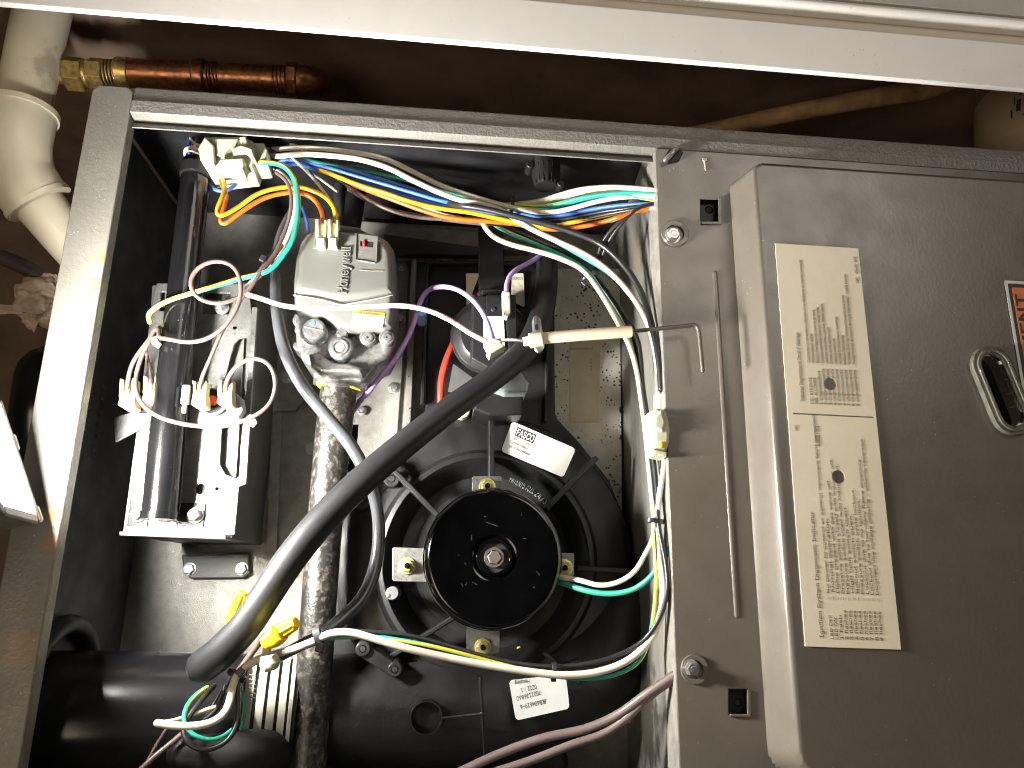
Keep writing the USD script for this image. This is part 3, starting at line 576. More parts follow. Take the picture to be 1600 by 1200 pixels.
br.add('cross_strap', plate([(178, 652), (222, 640), (300, 640), (330, 648), (362, 636), (394, 648), (402, 660), (396, 668), (376, 660), (340, 668), (300, 664), (230, 664), (180, 692)], YK - .005, .0014, r=.0006), bracket_m)
br.add('black_pad', plate([(203, 782), (232, 784), (230, 823), (198, 822)], YK - .0013, .001), black_m); br.add('black_pad', plate([(277, 786), (321, 786), (317, 823), (275, 823)], YK - .0013, .001), black_m)
for x, y, w in ((227, 664, 17), (211, 803, 18), (301, 804, 20), (261, 472, 15), (343, 476, 17)): br.add('bolt', hexhead(x, y, YK - .007, YK - .001, w, 1.3), steel_m)
mt_ = Thing('gas_manifold', 'thick vertical glossy black gas manifold tube across the zinc bracket', 'pipe')
mt_.add('tube', tube([(308, 252, .040, 40), (302, 300, .040, 41), (280, 500, .041, 45), (262, 660, .043, 49), (249, 806, .044, 52)], 45, 40, cap='flat'), tube_m)
mt_.add('end_cap', tube([(249, 800, .044, 55), (247.6, 812, .044, 55)], 50, 40, cap='flat'), tube_m)
mt_.add('edge_rail', tube([(325, 290, .052), (308, 460, .052), (290, 660, .052), (278, 800, .053)], 6, 8), tube_m)
mt_.add('tape_wrap', tube([(307, 260, .039, 46), (305, 276, .039, 46)], 45, 24, cap='flat'), black_m)

def rollout(px, py, name_label):
    t = Thing('rollout_switch', name_label, 'limit switch')
    t.add('switch_body', boss(px, py, YK - .011, YK - .0055, 42, ch=.0005), black_m)
    t.add('rim', ring(px, py, YK - .0118, YK - .009, 43, 38), steel_m)
    t.add('reset_button', boss(px, py - 2, YK - .0145, YK - .0112, 16), red_ink_m)
    return t
rollout(331, 627, 'round black limit switch with a red button, right of the manifold tube')
rollout(228, 628, 'round black limit switch half hidden behind connectors, left of the manifold tube')
br.add('switch_cover', pil([(352, 628), (366, 612), (378, 622), (380, 640), (372, 652), (354, 654)], YK - .013, YK - .0055, .002), grey_pl_m)

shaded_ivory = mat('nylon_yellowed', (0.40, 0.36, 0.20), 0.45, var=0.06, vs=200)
def spade(px, py, Y, s, lean, label, m=shaded_ivory, group=None, flag=False):
    """a push-on terminal in a moulded shroud: block, two prongs, metal crimp"""
    t = Thing('spade_connector', label, 'wire connector', group)
    c = lambda x, y: (px + s * (x + lean * y), py + s * y)
    pp = lambda q: [c(*a) for a in q]
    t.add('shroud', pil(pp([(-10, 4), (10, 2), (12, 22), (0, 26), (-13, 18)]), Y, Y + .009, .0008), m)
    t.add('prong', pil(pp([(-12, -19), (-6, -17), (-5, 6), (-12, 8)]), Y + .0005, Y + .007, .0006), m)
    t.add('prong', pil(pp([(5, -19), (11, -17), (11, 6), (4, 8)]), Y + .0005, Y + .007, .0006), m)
    t.add('crimp', tube([(*c(0, -10), Y + .003), (*c(0, 6), Y + .002)], 8 * s, 10), steel_m)
    return t
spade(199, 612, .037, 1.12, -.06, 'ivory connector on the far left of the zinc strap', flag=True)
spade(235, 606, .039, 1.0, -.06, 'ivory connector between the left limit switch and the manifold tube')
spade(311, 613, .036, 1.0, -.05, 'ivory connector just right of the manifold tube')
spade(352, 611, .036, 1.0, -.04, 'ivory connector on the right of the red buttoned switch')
gc = Thing('inline_connector', 'small grey connector beside the right edge of the manifold tube', 'wire connector', mesh=cat(bar(292, 602, 289, 632, .035, 12, 10), bar(289, 632, 287, 646, .036, 7, 7)), m=grey_pl_m)

# ------------------------------------------------------------------ inducer blower
MX, MY, MF = 772, 871, .032
mc = P(MX, MY, MF); RM = mm(109, mc) ; ya = lambda Y: Y - MF
peg_m = mat('peg_grey', (.13, .13, .13), .5)
ind = Thing('inducer_blower', 'black plastic draft inducer blower with a round motor', 'blower')
ax = np.array([0, 1.0, 0])
out_ = [(528, 772), (600, 742), (640, 700), (655, 672), (664, 640), (668, 412), (866, 412), (868, 650), (905, 690), (952, 750), (985, 830), (990, 910), (972, 980), (930, 1050), (885, 1115), (700, 1190), (500, 1190), (512, 1040), (527, 900)]
ind.add('back_plate', pil(out_, .108, YB - .016, .002, n=200), housing_m)
ind.add('plate_rib', cat(bar(668, 415, 660, 632, .104, 6, 14), bar(669, 412, 866, 412, .1045, 5, 12), bar(852, 660, 857, 420, .105, 5, 10)), housing_m)
mr = lambda k: RM * k
volp = [(ya(.112), mr(1.02)), (ya(.109), mr(1.1)), (ya(.106), mr(1.42)), (ya(.100), mr(1.50)), (ya(.090), mr(1.60)), (ya(.0865), mr(1.68)), (ya(.0875), mr(1.76)), (ya(.093), mr(1.84)), (ya(.0945), mr(2.0)), (ya(.096), mr(2.3)), (ya(.099), mr(2.44)), (ya(.105), mr(2.50)), (ya(.13), mr(2.52))]
ind.add('volute', axial(volp, mc, mc + ax, 96), housing_m)
for p, q, w in (((931, 716), (852, 796), 8), ((767, 650), (767, 748), 9), ((600, 720), (684, 806), 8), ((716, 960), (610, 1026), 8), ((900, 888), (992, 893), 8), ((850, 1020), (905, 1068), 6), ((905, 1030), (840, 1060), 6)):
    ind.add('rib', bar(*p, *q, .082 if p[0] != 716 else .088, w, 22), housing_m)
for x, y, w, Yf in ((767, 637, 28, .07), (612, 748, 26, .088), (566, 782, 28, .092), (567, 1014, 24, .07), (617, 1046, 24, .072), (1004, 893, 24, .088)):
    ind.add('screw_boss', boss(x, y, Yf, .112, w, wb=w * 1.25), housing_m); ind.add('boss_hole', boss(x, y, Yf - .00025, Yf, w * .48), dark_m)
ind.add('boss_web', bar(567, 1014, 617, 1046, .078, 20, 30), housing_m); ind.add('boss_web', bar(566, 782, 612, 748, .098, 20, 20), housing_m)
ind.add('peg', boss(613, 927, .066, .112, 21), peg_m)
ind.add('peg_key', bar(604, 931, 610, 931, .0665, 6, 6), peg_m)
ind.add('outlet_duct', tube([(985, 930, .125, 150), (930, 1030, .12, 165), (830, 1090, .112, 170), (700, 1108, .108, 170), (560, 1108, .106, 165), (455, 1108, .104, 160)], 160, 40, cap='flat'), housing_m)
ind.add('duct_ring', cat(tube([(750, 1060, .062), (757, 1180, .066)], 6, 8), tube([(690, 1122, .068), (755, 1115, .063)], 4, 8)), housing_m)
ind.add('duct_port', ring(666, 1122, .0695, .078, 52, 46), housing_m)
ind.add('corner_foot', plate([(845, 1120), (925, 1098), (905, 1140), (870, 1195), (840, 1195)], .1, .012, r=.002), housing_m)
mo = ind.add('motor', axial([(0.0022, RM * .30), (.0010, RM * .31), (0, RM * .36), (0.0, RM * .90), (.0003, RM * .93), (.0011, RM * .965), (.0024, RM * .99), (.0042, RM * 1.0), (.050, RM * 1.0), (.055, RM * .97)], mc, mc + ax, 96), motor_m, smooth=28)
mo.add('bearing_ring', ring(MX, MY, MF - .0006, MF + .0016, 56, 48), motor_m)
mo.add('bearing_cup', boss(MX, MY, MF + .0019, MF + .0024, 50), dark_m)
mo.add('shaft_collar', ring(MX, MY, MF - .001, MF + .002, 31, 22), mat('shaft_collar', (.2, .18, .16), .3, metal=.7))
mo.add('shaft_nut', hexhead(MX, MY, MF - .0018, MF + .002, 22, 0), mat('warm_steel', (.6, .52, .45), .28, metal=.9, var=.15, vs=300))
mo.add('seam_band', axial([(.0075, RM * 1.0), (.0078, RM * 1.018), (.0105, RM * 1.018), (.0108, RM * 1.0)], mc, mc + ax, 96), motor_m)
sc = []
r_ = random.Random(8)
for k in range(16):
    a, rr = r_.uniform(0, 6.28), RM * r_.uniform(.4, .92); c = mc + np.array([rr * math.cos(a), -.00004, rr * math.sin(a)]); b = r_.uniform(0, 3.14); L = r_.choice([.001, .0014, .002, .003, .0075]); d = np.array([math.cos(b), 0, math.sin(b)]) * L
    e = np.array([-math.sin(b), 0, math.cos(b)]) * .00007
    if np.hypot(*((c + d - mc)[[0, 2]])) < RM * .84: sc.append(hull([c + e, c - e, c + d + e * .3, c + d - e * .3, c + e + [0, .00003, 0], c + d - e * .3 + [0, .00003, 0]]))
mo.add('scratches', cat(*sc), scuff_m); mo.kids[-1].kind = 'stuff'
for k, (q, nx, ny) in enumerate((([(613, 855), (668, 857), (668, 909), (613, 908)], 636, 884), ([(738, 744), (784, 744), (785, 790), (737, 790)], 762, 759), ([(730, 968), (781, 968), (780, 1021), (728, 1021)], 755, 1012), ([(860, 864), (897, 864), (897, 900), (860, 900)], 884, 887))):
    tb = ind.add('mounting_tab', plate(q, .068, .0016, r=.0014), bracket_m)
    tb.add('stud_nut', hexhead(nx, ny, .063, .0682, 21, 1.25), mat('yellow_zinc', (.62, .55, .22), .35, metal=.7, var=.2)) ; tb.add('stud', boss(nx, ny, .0605, .066, 9), tube_m)
ind.add('part_number', cat(text('PATENTS 7021', (795, 752), (832, 772), .1035, 11, .0005), text('2473', (834, 774), (850, 789), .1035, 13, .0005)), grey_pl_m)
# the maker's stickers
def quad_sticker(parent, q, Y, label, r=.0022): return parent.add('paper_sticker', plate(q, Y, .0003, r=r), paper_m, label=label)
F0, F1, F2, F3 = (800, 658), (900, 701), (880, 746), (783, 705)
YQ = .0855
fs = quad_sticker(ind, [F0, F1, F2, F3], YQ, "white maker's sticker with a black name block, above the motor")
def qm(q, u, v): return tuple((np.array(q[0]) * (1 - u) + np.array(q[1]) * u) * (1 - v) + (np.array(q[3]) * (1 - u) + np.array(q[2]) * u) * v)
FQ = (F0, F1, F2, F3); qp = lambda u, v: qm(FQ, u, v)
fs.add('name_block', plate([qp(.105, .09), qp(.40, .09), qp(.40, .385), qp(.105, .385)], YQ - .00014, .00012), ink_m)
fs.add('maker_name', text('FASCO', qp(.12, .345), qp(.385, .345), YQ - .0002, 10.5, .00006, True), paper_m)
fs.add('fine_print', cat(text('Mo.   702112686C', qp(.105, .50), qp(.385, .50), YQ - .00006, 4.4), text('Cust P/N: 1008618-01', qp(.08, .645), qp(.42, .645), YQ - .00006, 4.6), text('S/N  B130625488604', qp(.085, .79), qp(.42, .79), YQ - .00006, 4.4)), fade_m)
G = ((795, 1063), (884, 1053), (890, 1107), (806, 1126)); gq = lambda u, v: qm(G, u, v)
YG = .07
gs = quad_sticker(ind, list(G), YG, 'white sticker printed upside down, below the motor')
gs.add('printed_code', cat(text('JK8404629-6', gq(.60, .60), gq(.12, .64), YG - .00006, 7), text('702112686C', gq(.52, .36), gq(.08, .42), YG - .00006, 6.5), text('0212 - 1', gq(.46, .19), gq(.18, .23), YG - .00006, 6.5), text('Housing', gq(.36, .03), gq(.10, .04), YG - .00006, 5.5)), ink_m)
gs.add('yellow_dot', boss(811, 1014, .0995, .1, 8), yellow_m)

# ------------------------------------------------------------------ pressure switch
ps = Thing('pressure_switch', 'round black pressure switch with a barcoded white tag above the blower', 'pressure switch')
ps.add('diaphragm', axial([(0, .001), (0, mm(48, P(768, 520, .07))), (.002, mm(54, P(768, 520, .07))), (.006, mm(60, P(768, 520, .07))), (.0062, mm(64, P(768, 520, .07))), (.0085, mm(64, P(768, 520, .07))), (.009, mm(58, P(768, 520, .07))), (.03, mm(52, P(768, 520, .07)))], P(768, 520, .072), P(768, 520, .072) + ax, 64), housing_m)
ps.add('case', pil([(738, 462), (806, 460), (808, 560), (770, 580), (736, 560)], .058, .073, .0015), black_m)
ps.add('case_step', pil([(760, 460), (806, 460), (808, 545), (795, 548), (790, 500), (760, 498)], .0555, .06, .0006), black_m)
ps.add('tag', plate([(755, 494), (787, 494), (789, 545), (755, 545)], .0552, .0002, r=.0012), paper_m)
ps.add('tag_print', cat(*[text(s, (758 + 6 * i, 541), (758 + 6 * i, 499), .0551, 4, .00005) for i, s in ((0.8, 'PRESSURE SWITCH'), (1.9, '0.80 IN WC PF'), (3.0, '45694-01  0212'), (4.1, '10020U 1 7 B4'))]), fade_m)
ps.add('vent_port', boss(771, 483, .0545, .058, 8), dark_m)
ps.add('upper_stem', bar(766, 345, 769, 462, .10, 38, 10, Yb=.072), black_m); ps.add('stem_collar', bar(753, 459, 786, 459, .068, 12, 10), black_m)
ps.add('metal_bracket', plate([(708, 568), (738, 590), (735, 612), (700, 612)], .082, .0012, r=.0006), steel_m)
ps.add('side_plate', plate([(728, 427), (752, 427), (745, 480), (729, 482)], .1035, .0004, r=.001), manila_m, label='beige sticker half hidden behind the switch stem')
ps.add('side_plate', plate([(800, 427), (818, 427), (820, 480), (798, 470)], .1035, .0004, r=.001), manila_m); ps.add('side_print', text('SERIES', (801, 437), (817, 437), .1034, 4, .00005), ink_m)
ps.add('stay', bar(758, 420, 742, 462, .098, 10, 6), black_m); ps.add('stay', bar(842, 440, 812, 520, .098, 12, 6), black_m)
ps.add('base_clip', pil([(775, 600), (792, 575), (812, 577), (826, 598), (824, 612), (790, 613), (770, 606)], .052, .075, .0015), grey_pl_m, label='light grey clip under the switch')
ps.add('lower_block', pil([(760, 612), (818, 612), (816, 648), (765, 650), (740, 640), (742, 622)], .064, .1, .002), black_m)
ps.add('cream_bush', boss(722, 640, .09, .105, 26), ivory_m)

# ------------------------------------------------------------------ gas valve and its pipe
gv = Thing('gas_valve', 'grey gas valve with embossed lettering and die-cast lower body', 'gas valve')
YV = .040
cov = [(478, 361), (485, 357), (572, 358), (590, 364), (606, 372), (616, 388), (618, 430), (617, 490), (613, 510), (601, 516), (552, 517), (543, 520), (500, 494), (462, 482), (457, 474), (456, 440), (460, 400), (467, 375)]
gv.add('cover_base', pil(cov, YV + .002, .088, .0045, n=150, steps=7, depth_r=.008), valve_m)
gv.add('cover', pil([(481, 362), (486, 358), (570, 359), (588, 366), (603, 374), (613, 390), (616, 430), (615, 458), (592, 463), (560, 469), (532, 473), (512, 468), (490, 463), (460, 459), (458, 440), (462, 402), (468, 378)], YV, .07, .005, n=150, steps=7, depth_r=.0075), valve_m)
gv.add('embossed_name', text('Honeywell', (542, 459), (549, 386), YV - .0001, 15, .0011, True), valve_m)
gv.add('terminal_bay', plate([(490, 360), (532, 360), (531, 391), (489, 388)], YV - .0008, .004, holes=[[(494, 362), (508, 362), (508, 383), (493, 382)], [(513, 362), (528, 362), (527, 386), (513, 384)]], r=.0005), valve_m)
gv.add('bay_floor', plate([(492, 361), (530, 361), (529, 387), (492, 386)], YV - .0002, .0006), dark_m)
sw = gv.add('switch_recess', plate([(557, 364), (590, 369), (588, 412), (556, 407)], YV - .0009, .004, holes=[[(563, 376), (584, 377), (583, 386), (563, 384)]], r=.0008), valve_m)
sw.add('switch_slot', plate([(562, 375), (585, 376), (584, 387), (562, 385)], YV - .0003, .0005), dark_m); sw.add('switch_lever', bar(566, 380, 571, 380, YV - .0012, 9, 5), red_ink_m)
sw.add('recess_rim', cat(bar(557, 406, 588, 411, YV - .0013, 3, 3), bar(557, 364, 556, 406, YV - .0013, 2, 3), bar(590, 369, 588, 411, YV - .0013, 2, 3)), valve_m)
sw.add('switch_lettering', cat(text('ON', (566, 405), (566, 393), YV - .00095, 7, .0001), text('OFF', (584, 408), (584, 391), YV - .00095, 7, .0001)), fade_m)
gv.add('groove', tube([(563, 422, YV - .0001), (580, 423, YV - .0001), (599, 423, YV - .0001)], 2.2, 8), fade_m)
gv.add('lip_shadow_line', tube([(459, 461, YV + .002), (490, 466, YV + .0005), (512, 471, YV + .0005), (532, 476, YV + .0005), (560, 472, YV + .0005), (592, 466, YV + .0005), (613, 461, YV + .002)], 2.2, 8), mat('valve_crease', (.24, .24, .22), .5))
ws = gv.add('warning_sticker', plate([(552, 484), (602, 489), (597, 513), (549, 509)], YV + .0016, .0003, r=.0006), paper_m, label='white sticker with an orange heading')
ws.add('orange_heading', plate([(553, 484.5), (602, 489), (601, 494), (552, 489.5)], YV + .0015, .0001), mat('orange_heading', (.75, .22, .02), .4, bev=0))
ws.add('heading', text('WARNING', (560, 489.3), (594, 493), YV + .00145, 3.6, .00004, True), ink_m)
ws.add('fine_print', cat(*[text(s, (555 - k * .8, 495.5 + 3.6 * k), (595 - k * .9, 499 + 3.6 * k), YV + .00155, 2.3, .00004) for k, s in enumerate(('Risque de choc', 'Can cause shock or', 'equipment damage', 'Disconnect power'))]), fade_m)
body = gv.add('cast_body', pil([(459, 488), (616, 490), (614, 540), (604, 560), (590, 566), (572, 590), (566, 598), (510, 598), (500, 585), (470, 560), (462, 535)], YV + .012, .09, .003, n=120), cast_m)
gv.add('regulator_cap', boss(490, 514, YV + .001, YV + .025, 36, 36, .0012), cast_m); gv.add('cap_slot', bar(475, 510, 506, 517, YV + .0009, 2.5, 2), fade_m); gv.add('cap_mark', bar(486, 502, 491, 507, YV + .0009, 7, 1), mat('blue_mark', (.05, .16, .35), .5))
gv.add('cap_base', boss(491, 520, YV + .009, YV + .03, 44, 36), cast_m)
gv.add('test_port', boss(532, 543, YV + .002, YV + .03, 38, 36, .0012), cast_m); gv.add('port_rim', ring(531, 542, YV + .0012, YV + .003, 26, 19), cast_m); gv.add('port_socket', boss(531, 542, YV + .0014, YV + .003, 18, 6), mat('port_plug', (.42, .42, .36), .3, metal=.7))
gv.add('small_boss', boss(534, 520, YV + .004, YV + .02, 17), cast_m)
for x, y, w in ((574, 527, 16), (604, 527, 15)): gv.add('flange_screw', boss(x, y, YV + .006, YV + .02, w + 9), cast_m); gv.add('screw_head', boss(x, y, YV + .0045, YV + .008, w), steel_m); gv.add('screw_socket', boss(x, y, YV + .0043, YV + .005, w * .4, 6), dark_m)
for x, y, w in ((466, 500, 18), (466, 515, 12), (466, 540, 16), (585, 562, 18)): gv.add('cast_lug', boss(x, y, YV + .014, YV + .03, w), cast_m)
gv.add('cast_shoulder', pil([(482, 552), (496, 548), (520, 566), (548, 566), (566, 574), (566, 585), (500, 584), (484, 572)], YV + .004, YV + .03, .003), cast_m)
ha, hb = P(535, 574, .07), P(531, 603, .07)
gv.add('hex_nut', axial([(0, mm(44, ha)), (.0012, mm(47, ha)), (np.linalg.norm(hb - ha) - .0012, mm(47, ha)), (np.linalg.norm(hb - ha), mm(40, ha))], ha, hb, 6), cast_m, smooth=20)
gv.add('nut_collar', axial([(-.0035, mm(44, ha)), (-.001, mm(52, ha)), (.0006, mm(52, ha))], ha, hb, 40), cast_m)
gv.add('thread_tape', axial([(np.linalg.norm(hb - ha), mm(36, ha)), (np.linalg.norm(hb - ha) + .002, mm(33, ha))], ha, hb, 32), mat('yellow_tape', (.62, .5, .06), .5))
gv.add('hex_print', text('170 PSI', (528, 590), (546, 592), YV + .0135, 4, .0002), fade_m)
gv.add('upper_inlet', tube([(548, 352, .072), (556, 300, .075), (560, 255, .08)], 32, 24), black_m); gv.add('inlet_shine', tube([(529, 372, .07), (529, 330, .07), (531, 292, .075)], 18, 16), vinyl_m)
gv.add('cover_crown', pil([(530, 350), (545, 352), (560, 354), (572, 362), (528, 362)], YV + .012, .08, .002), valve_m)
gp_ = Thing('gas_pipe', 'blotchy black iron gas pipe running down from the valve', 'pipe', mesh=tube([(530.5, 598, .072, 56), (523, 660, .072, 56), (511, 780, .072, 54), (500, 920, .07, 54), (490, 1060, .07, 56), (478, 1230, .07, 58)], 55, 40, cap='flat', step=.004), m=iron_m)

# ------------------------------------------------------------------ hoses
hose = Thing('drain_hose', 'thick black rubber hose slanting across the compartment', 'hose', mesh=tube([(855, 410, .075, 33), (853, 450, .07, 36), (844, 500, .06, 38), (822, 545, .05, 39), (772, 590, .04, 39), (705, 638, .03, 40), (635, 692, .02, 43), (567, 750, .012, 46), (508, 808, .008, 48), (458, 868, .006, 49), (416, 930, .006, 49), (385, 976, .008, 50), (346, 1018, .012, 52), (318, 1040, .016, 52)], 50, 40), m=rubber_m)
gt = Thing('vent_tube', 'thin glossy grey tube curving past the valve and behind the thick hose', 'tube', mesh=tube([(462, 318, .06, 10), (440, 360, .055, 12), (431, 400, .05, 14), (430, 440, .045, 16), (433, 490, .04, 18), (446, 550, .035, 20), (472, 602, .035, 20), (510, 650, .033, 20), (548, 696, .03, 21), (572, 740, .03, 20), (588, 790, .035, 19), (592, 840, .038, 20), (585, 890, .036, 21), (566, 935, .03, 22), (536, 966, .025, 22), (505, 990, .02, 20), (470, 1008, .025, 18), (420, 1035, .035, 16)], 20, 20), m=vinyl_m)
lh = Thing('lower_hose', 'dark hose lying along the bottom edge of the compartment', 'hose', mesh=tube([(288, 1176, .03, 52), (330, 1180, .034, 62), (390, 1174, .042, 64), (440, 1178, .075, 60), (490, 1188, .11, 58), (560, 1196, .118, 58), (700, 1190, .12, 56), (860, 1192, .12, 56)], 60, 30), m=rubber_m)
# vent pipe with its rubber coupling
vp_ = Thing('vent_pipe', 'glossy black plastic vent pipe entering from the left side', 'pipe')
vp_.add('pipe', tube([(-60, 1118, .06, 190), (100, 1118, .06, 192), (300, 1112, .07, 176), (380, 1108, .075, 168)], 180, 56, cap='flat'), vent_m)
vp_.add('coupling_seam', tube([(232, 1114, .0665, 184), (236, 1114, .0667, 184)], 180, 56, cap='flat'), vent_m)
ce = Thing('rubber_coupling', 'cream banded coupling with a steel worm clamp joining vent pipe to blower', 'coupling')
ce.add('sleeve', tube([(380, 1107.5, .08, 146), (462, 1107, .085, 146)], 144, 48, cap='flat'), mat('coupling_rubber', (.02, .02, .02), .5))
for k, (a, b) in enumerate(((382, 395), (401, 413), (418, 430), (435, 446), (450, 456))): ce.add('band', tube([(a, 1107.5 - (a - 380) * .006, .08 + (a - 380) * .000061, 156), (b, 1107.5 - (b - 380) * .006, .08 + (b - 380) * .000061, 156)], 156, 48, cap='flat'), band_m)
ce.add('clamp_teeth', cat(*[bar(389, 1054 + 7 * k, 400, 1056 + 7 * k, (.0449 + .0022 * (5 - k) ** 2 / 25), 2, 2) for k in range(6)]), fade_m)
gr = Thing('wall_ring', 'black rubber ring round the vent pipe on the left wall', 'grommet')
cR = P(112, 1100, .062); tor = trimesh.creation.torus(mm(118, cR), .0055, 64, 20); tor.apply_transform(trimesh.transformations.rotation_matrix(math.pi / 2, [0, 1, 0])); tor.apply_translation([xo + .006, cR[1], cR[2]])
gr.mesh, gr.m = tor, black_m
# ------------------------------------------------------------------ round the cabinet
pv = Thing('pvc_drain', 'cream plastic drain pipe and elbow left of the cabinet', 'pipe')
pv.add('pipe', tube([(85, -60, .06, 80), (62, 40, .06, 79), (40, 150, .06, 78), (28, 215, .06, 78)], 78, 40, cap='flat'), pvc_m)
pv.add('elbow', tube([(34, 178, .06, 98), (25, 225, .06, 99), (30, 268, .065, 99), (52, 306, .07, 98), (62, 318, .072, 97)], 98, 40, cap='flat'), pvc_m)
pv.add('elbow_collar', tube([(35.5, 172, .06, 103), (34, 180, .06, 103)], 103, 40, cap='flat'), pvc_m); pv.add('elbow_collar', tube([(56, 311, .071, 102), (62, 319, .0725, 102)], 102, 40, cap='flat'), pvc_m)
pv.add('branch', tube([(50, 305, .07, 76), (100, 366, .085, 70), (150, 425, .1, 66)], 72, 36, cap='flat'), pvc_m)
cp = Thing('copper_line', 'copper pipe with brass unions above the top rail', 'pipe')
YP = .07
cp.add('copper_pipe', tube([(185, 113, YP, 44), (470, 126, YP, 40)], 42, 32, cap='flat'), copper_m)
def nut(xa, ya_, xb, yb_, w, m, nm, sides=6): a, b = P(xa, ya_, YP), P(xb, yb_, YP); L = np.linalg.norm(b - a); cp.add(nm, axial([(0, mm(w * .46, a)), (.001, mm(w * .5, a)), (L - .001, mm(w * .5, a)), (L, mm(w * .46, a))], a, b, sides), m, smooth=25)
nut(104, 115, 133, 117, 52, brass_m, 'brass_nut'); nut(139, 113, 164, 115, 46, brass_m, 'brass_nut'); nut(60, 119, 106, 118, 26, brass_m, 'brass_stub', 24)
nut(132, 116, 140, 116, 40, brass_m, 'washer', 32); nut(183, 113, 206, 114, 46, brass_m, 'brass_collar', 32); nut(304, 119, 323, 120, 52, copper_m, 'copper_collar', 32); nut(450, 125, 467, 126, 52, copper_m, 'copper_collar', 8)
for k in range(4): nut(166 + 5 * k, 115, 169 + 5 * k, 115, 42, brass_m, 'thread', 24)
for k in range(4): nut(326 + 5 * k, 121, 329 + 5 * k, 121, 47, copper_m, 'thread', 24)
for k in range(4): nut(428 + 6 * k, 125, 431 + 6 * k, 125, 44, copper_m, 'thread', 24)
cp.add('end_elbow', tube([(466, 126, YP, 46), (484, 127, YP + .003, 46), (494, 129, YP + .014, 44), (498, 132, YP + .04, 40)], 46, 28), copper_m)
cd = Thing('conduit', 'brown tape-wrapped conduit crossing the dark gap at upper right', 'conduit', mesh=tube([(1060, 216, .08, 26), (1240, 176, .065, 27), (1380, 150, .055, 31), (1450, 138, .055, 33), (1500, 122, .05, 26), (1600, 96, .05, 26)], 28, 24), m=wood_m)
cn = Thing('capped_pipe', 'tan capped pipe end with smudged dark print at the right edge', 'pipe')
ca, cb_ = P(1612, 60, .09), P(1612, 275, .09); Lc = np.linalg.norm(cb_ - ca)
cn.add('pipe_cap', axial([(0, mm(66, ca)), (Lc * .3, mm(70, ca)), (Lc * .55, mm(76, ca)), (Lc * .8, mm(73, ca)), (Lc, mm(66, ca))], ca, cb_, 48), can_m)
pk = []
r_ = random.Random(5)
def on_can(u, v):
    c = ca + (cb_ - ca) * v; a = u; r = mm(77.6, ca) * (1 - 1.4 * (v - .55) ** 2); return c + np.array([-math.sin(a), -math.cos(a), 0]) * r
for (u, v, du, dv) in ((.86, .55, .05, .10), (.9, .66, .09, .08), (.74, .60, .03, .16), (1.02, .72, .04, .1), (.8, .74, .12, .03), (.92, .78, .10, .035), (1.06, .8, .06, .03), (.7, .82, .03, .09), (.96, .62, .02, .06)):
    pk.append(hull([on_can(u + a * du / 2, v + b * dv / 2) + (0 if k else 0) for k in (0,) for a, b in ((-1, -1), (.6, -.8), (1, .9), (-.7, 1))] + [on_can(u, v) * .9996 + ca * .0004]))
cn.add('smudged_print', cat(*pk), mat('smudge', (.05, .04, .035), .7, bev=0)); cn.kids[-1].kind = 'stuff'
tc = Thing('taped_cable', 'dark cable ending in a crumpled tan tape wrap left of the cabinet', 'cable')
tc.add('cable', tube([(-60, 392, .08, 24), (0, 402, .08, 24), (50, 424, .08, 24), (92, 448, .085, 24)], 24, 20), cable_m)
bl = trimesh.creation.icosphere(4, 1.0); vv = bl.vertices; nn = meshkit.fbm(vv * 2.2 + 3, 4, 2) - .5; rid = np.abs(meshkit.fbm(vv * [1.6, 2, 4] + 9, 2, 5) - .5); bl.vertices = vv * (1 + .5 * nn - .5 * rid)[:, None]
c_ = P(66, 470, .085); s_ = mm(1, c_); bl.apply_scale([40 * s_, 34 * s_, 44 * s_]); bl.apply_translation(c_)
tc.add('tape_wrap', bl, taped_m, smooth=25)
tc.add('tape_end', cat(hull([P(-20, 474, .08), P(-20, 492, .08), P(36, 478, .078), P(36, 490, .078), P(0, 484, .076), P(0, 484, .083)]), hull([P(40, 500, .08), P(62, 498, .08), P(53, 520, .082), P(50, 500, .086)])), taped_m)
dk = Thing('outer_vent_elbow', 'black pipe elbow half hidden behind the left flange', 'pipe', mesh=tube([(80, 590, .09, 100), (75, 640, .09, 104), (70, 700, .1, 104), (66, 780, .12, 100)], 100, 36), m=vent_m)
# ------------------------------------------------------------------ wires
def ins(name, c, rough=0.36): return mat('wire_' + name, c, rough, var=0.06, vs=120, bev=0, spec=0.5)
WC = dict(white=ins('white', (.62, .57, .47)), cream=ins('cream', (.60, .50, .35)), blue=ins('blue', (.05, .14, .50)), navy=ins('navy', (.025, .04, .14)), yellow=ins('yellow', (.60, .31, .01)),
          orange=ins('orange', (.58, .115, .012)), taupe=ins('taupe', (.105, .07, .063)), mauve=ins('mauve', (.13, .098, .092)), brown=ins('brown', (.10, .06, .05)), green=ins('green', (.02, .27, .18)), black=ins('black', (.016, .016, .017)),
          purple=ins('purple', (.40, .27, .62)), red=ins('red', (.55, .05, .03)), rust=ins('rust', (.30, .08, .05)))
WC['gy'] = stripe_mat('wire_green_yellow', (.02, .30, .21), (.62, .60, .06), .42, 7.0)
WC['wp'] = stripe_mat('wire_white_pink', (.80, .74, .66), (.80, .25, .32), .22, 16.0, 14.0)
def wire(label, col, w, pts, group=None, sides=10, Y=None, off=0.0):
    pts = [(p[0], p[1], (p[2] if len(p) > 2 else Y) + off) for p in pts]
    v, f, uv = tube(pts, w, sides, step=.002, calm=7)
    c = WC[col]
    if col in ('gy', 'wp'): return Thing('wire', label, 'wire', group, mesh=(v, f), m=c, uv=uv)
    m = trimesh.Trimesh(v, f, process=True); return Thing('wire', label, 'wire', group, mesh=(np.array(m.vertices), np.array(m.faces)), m=c, smooth=True)
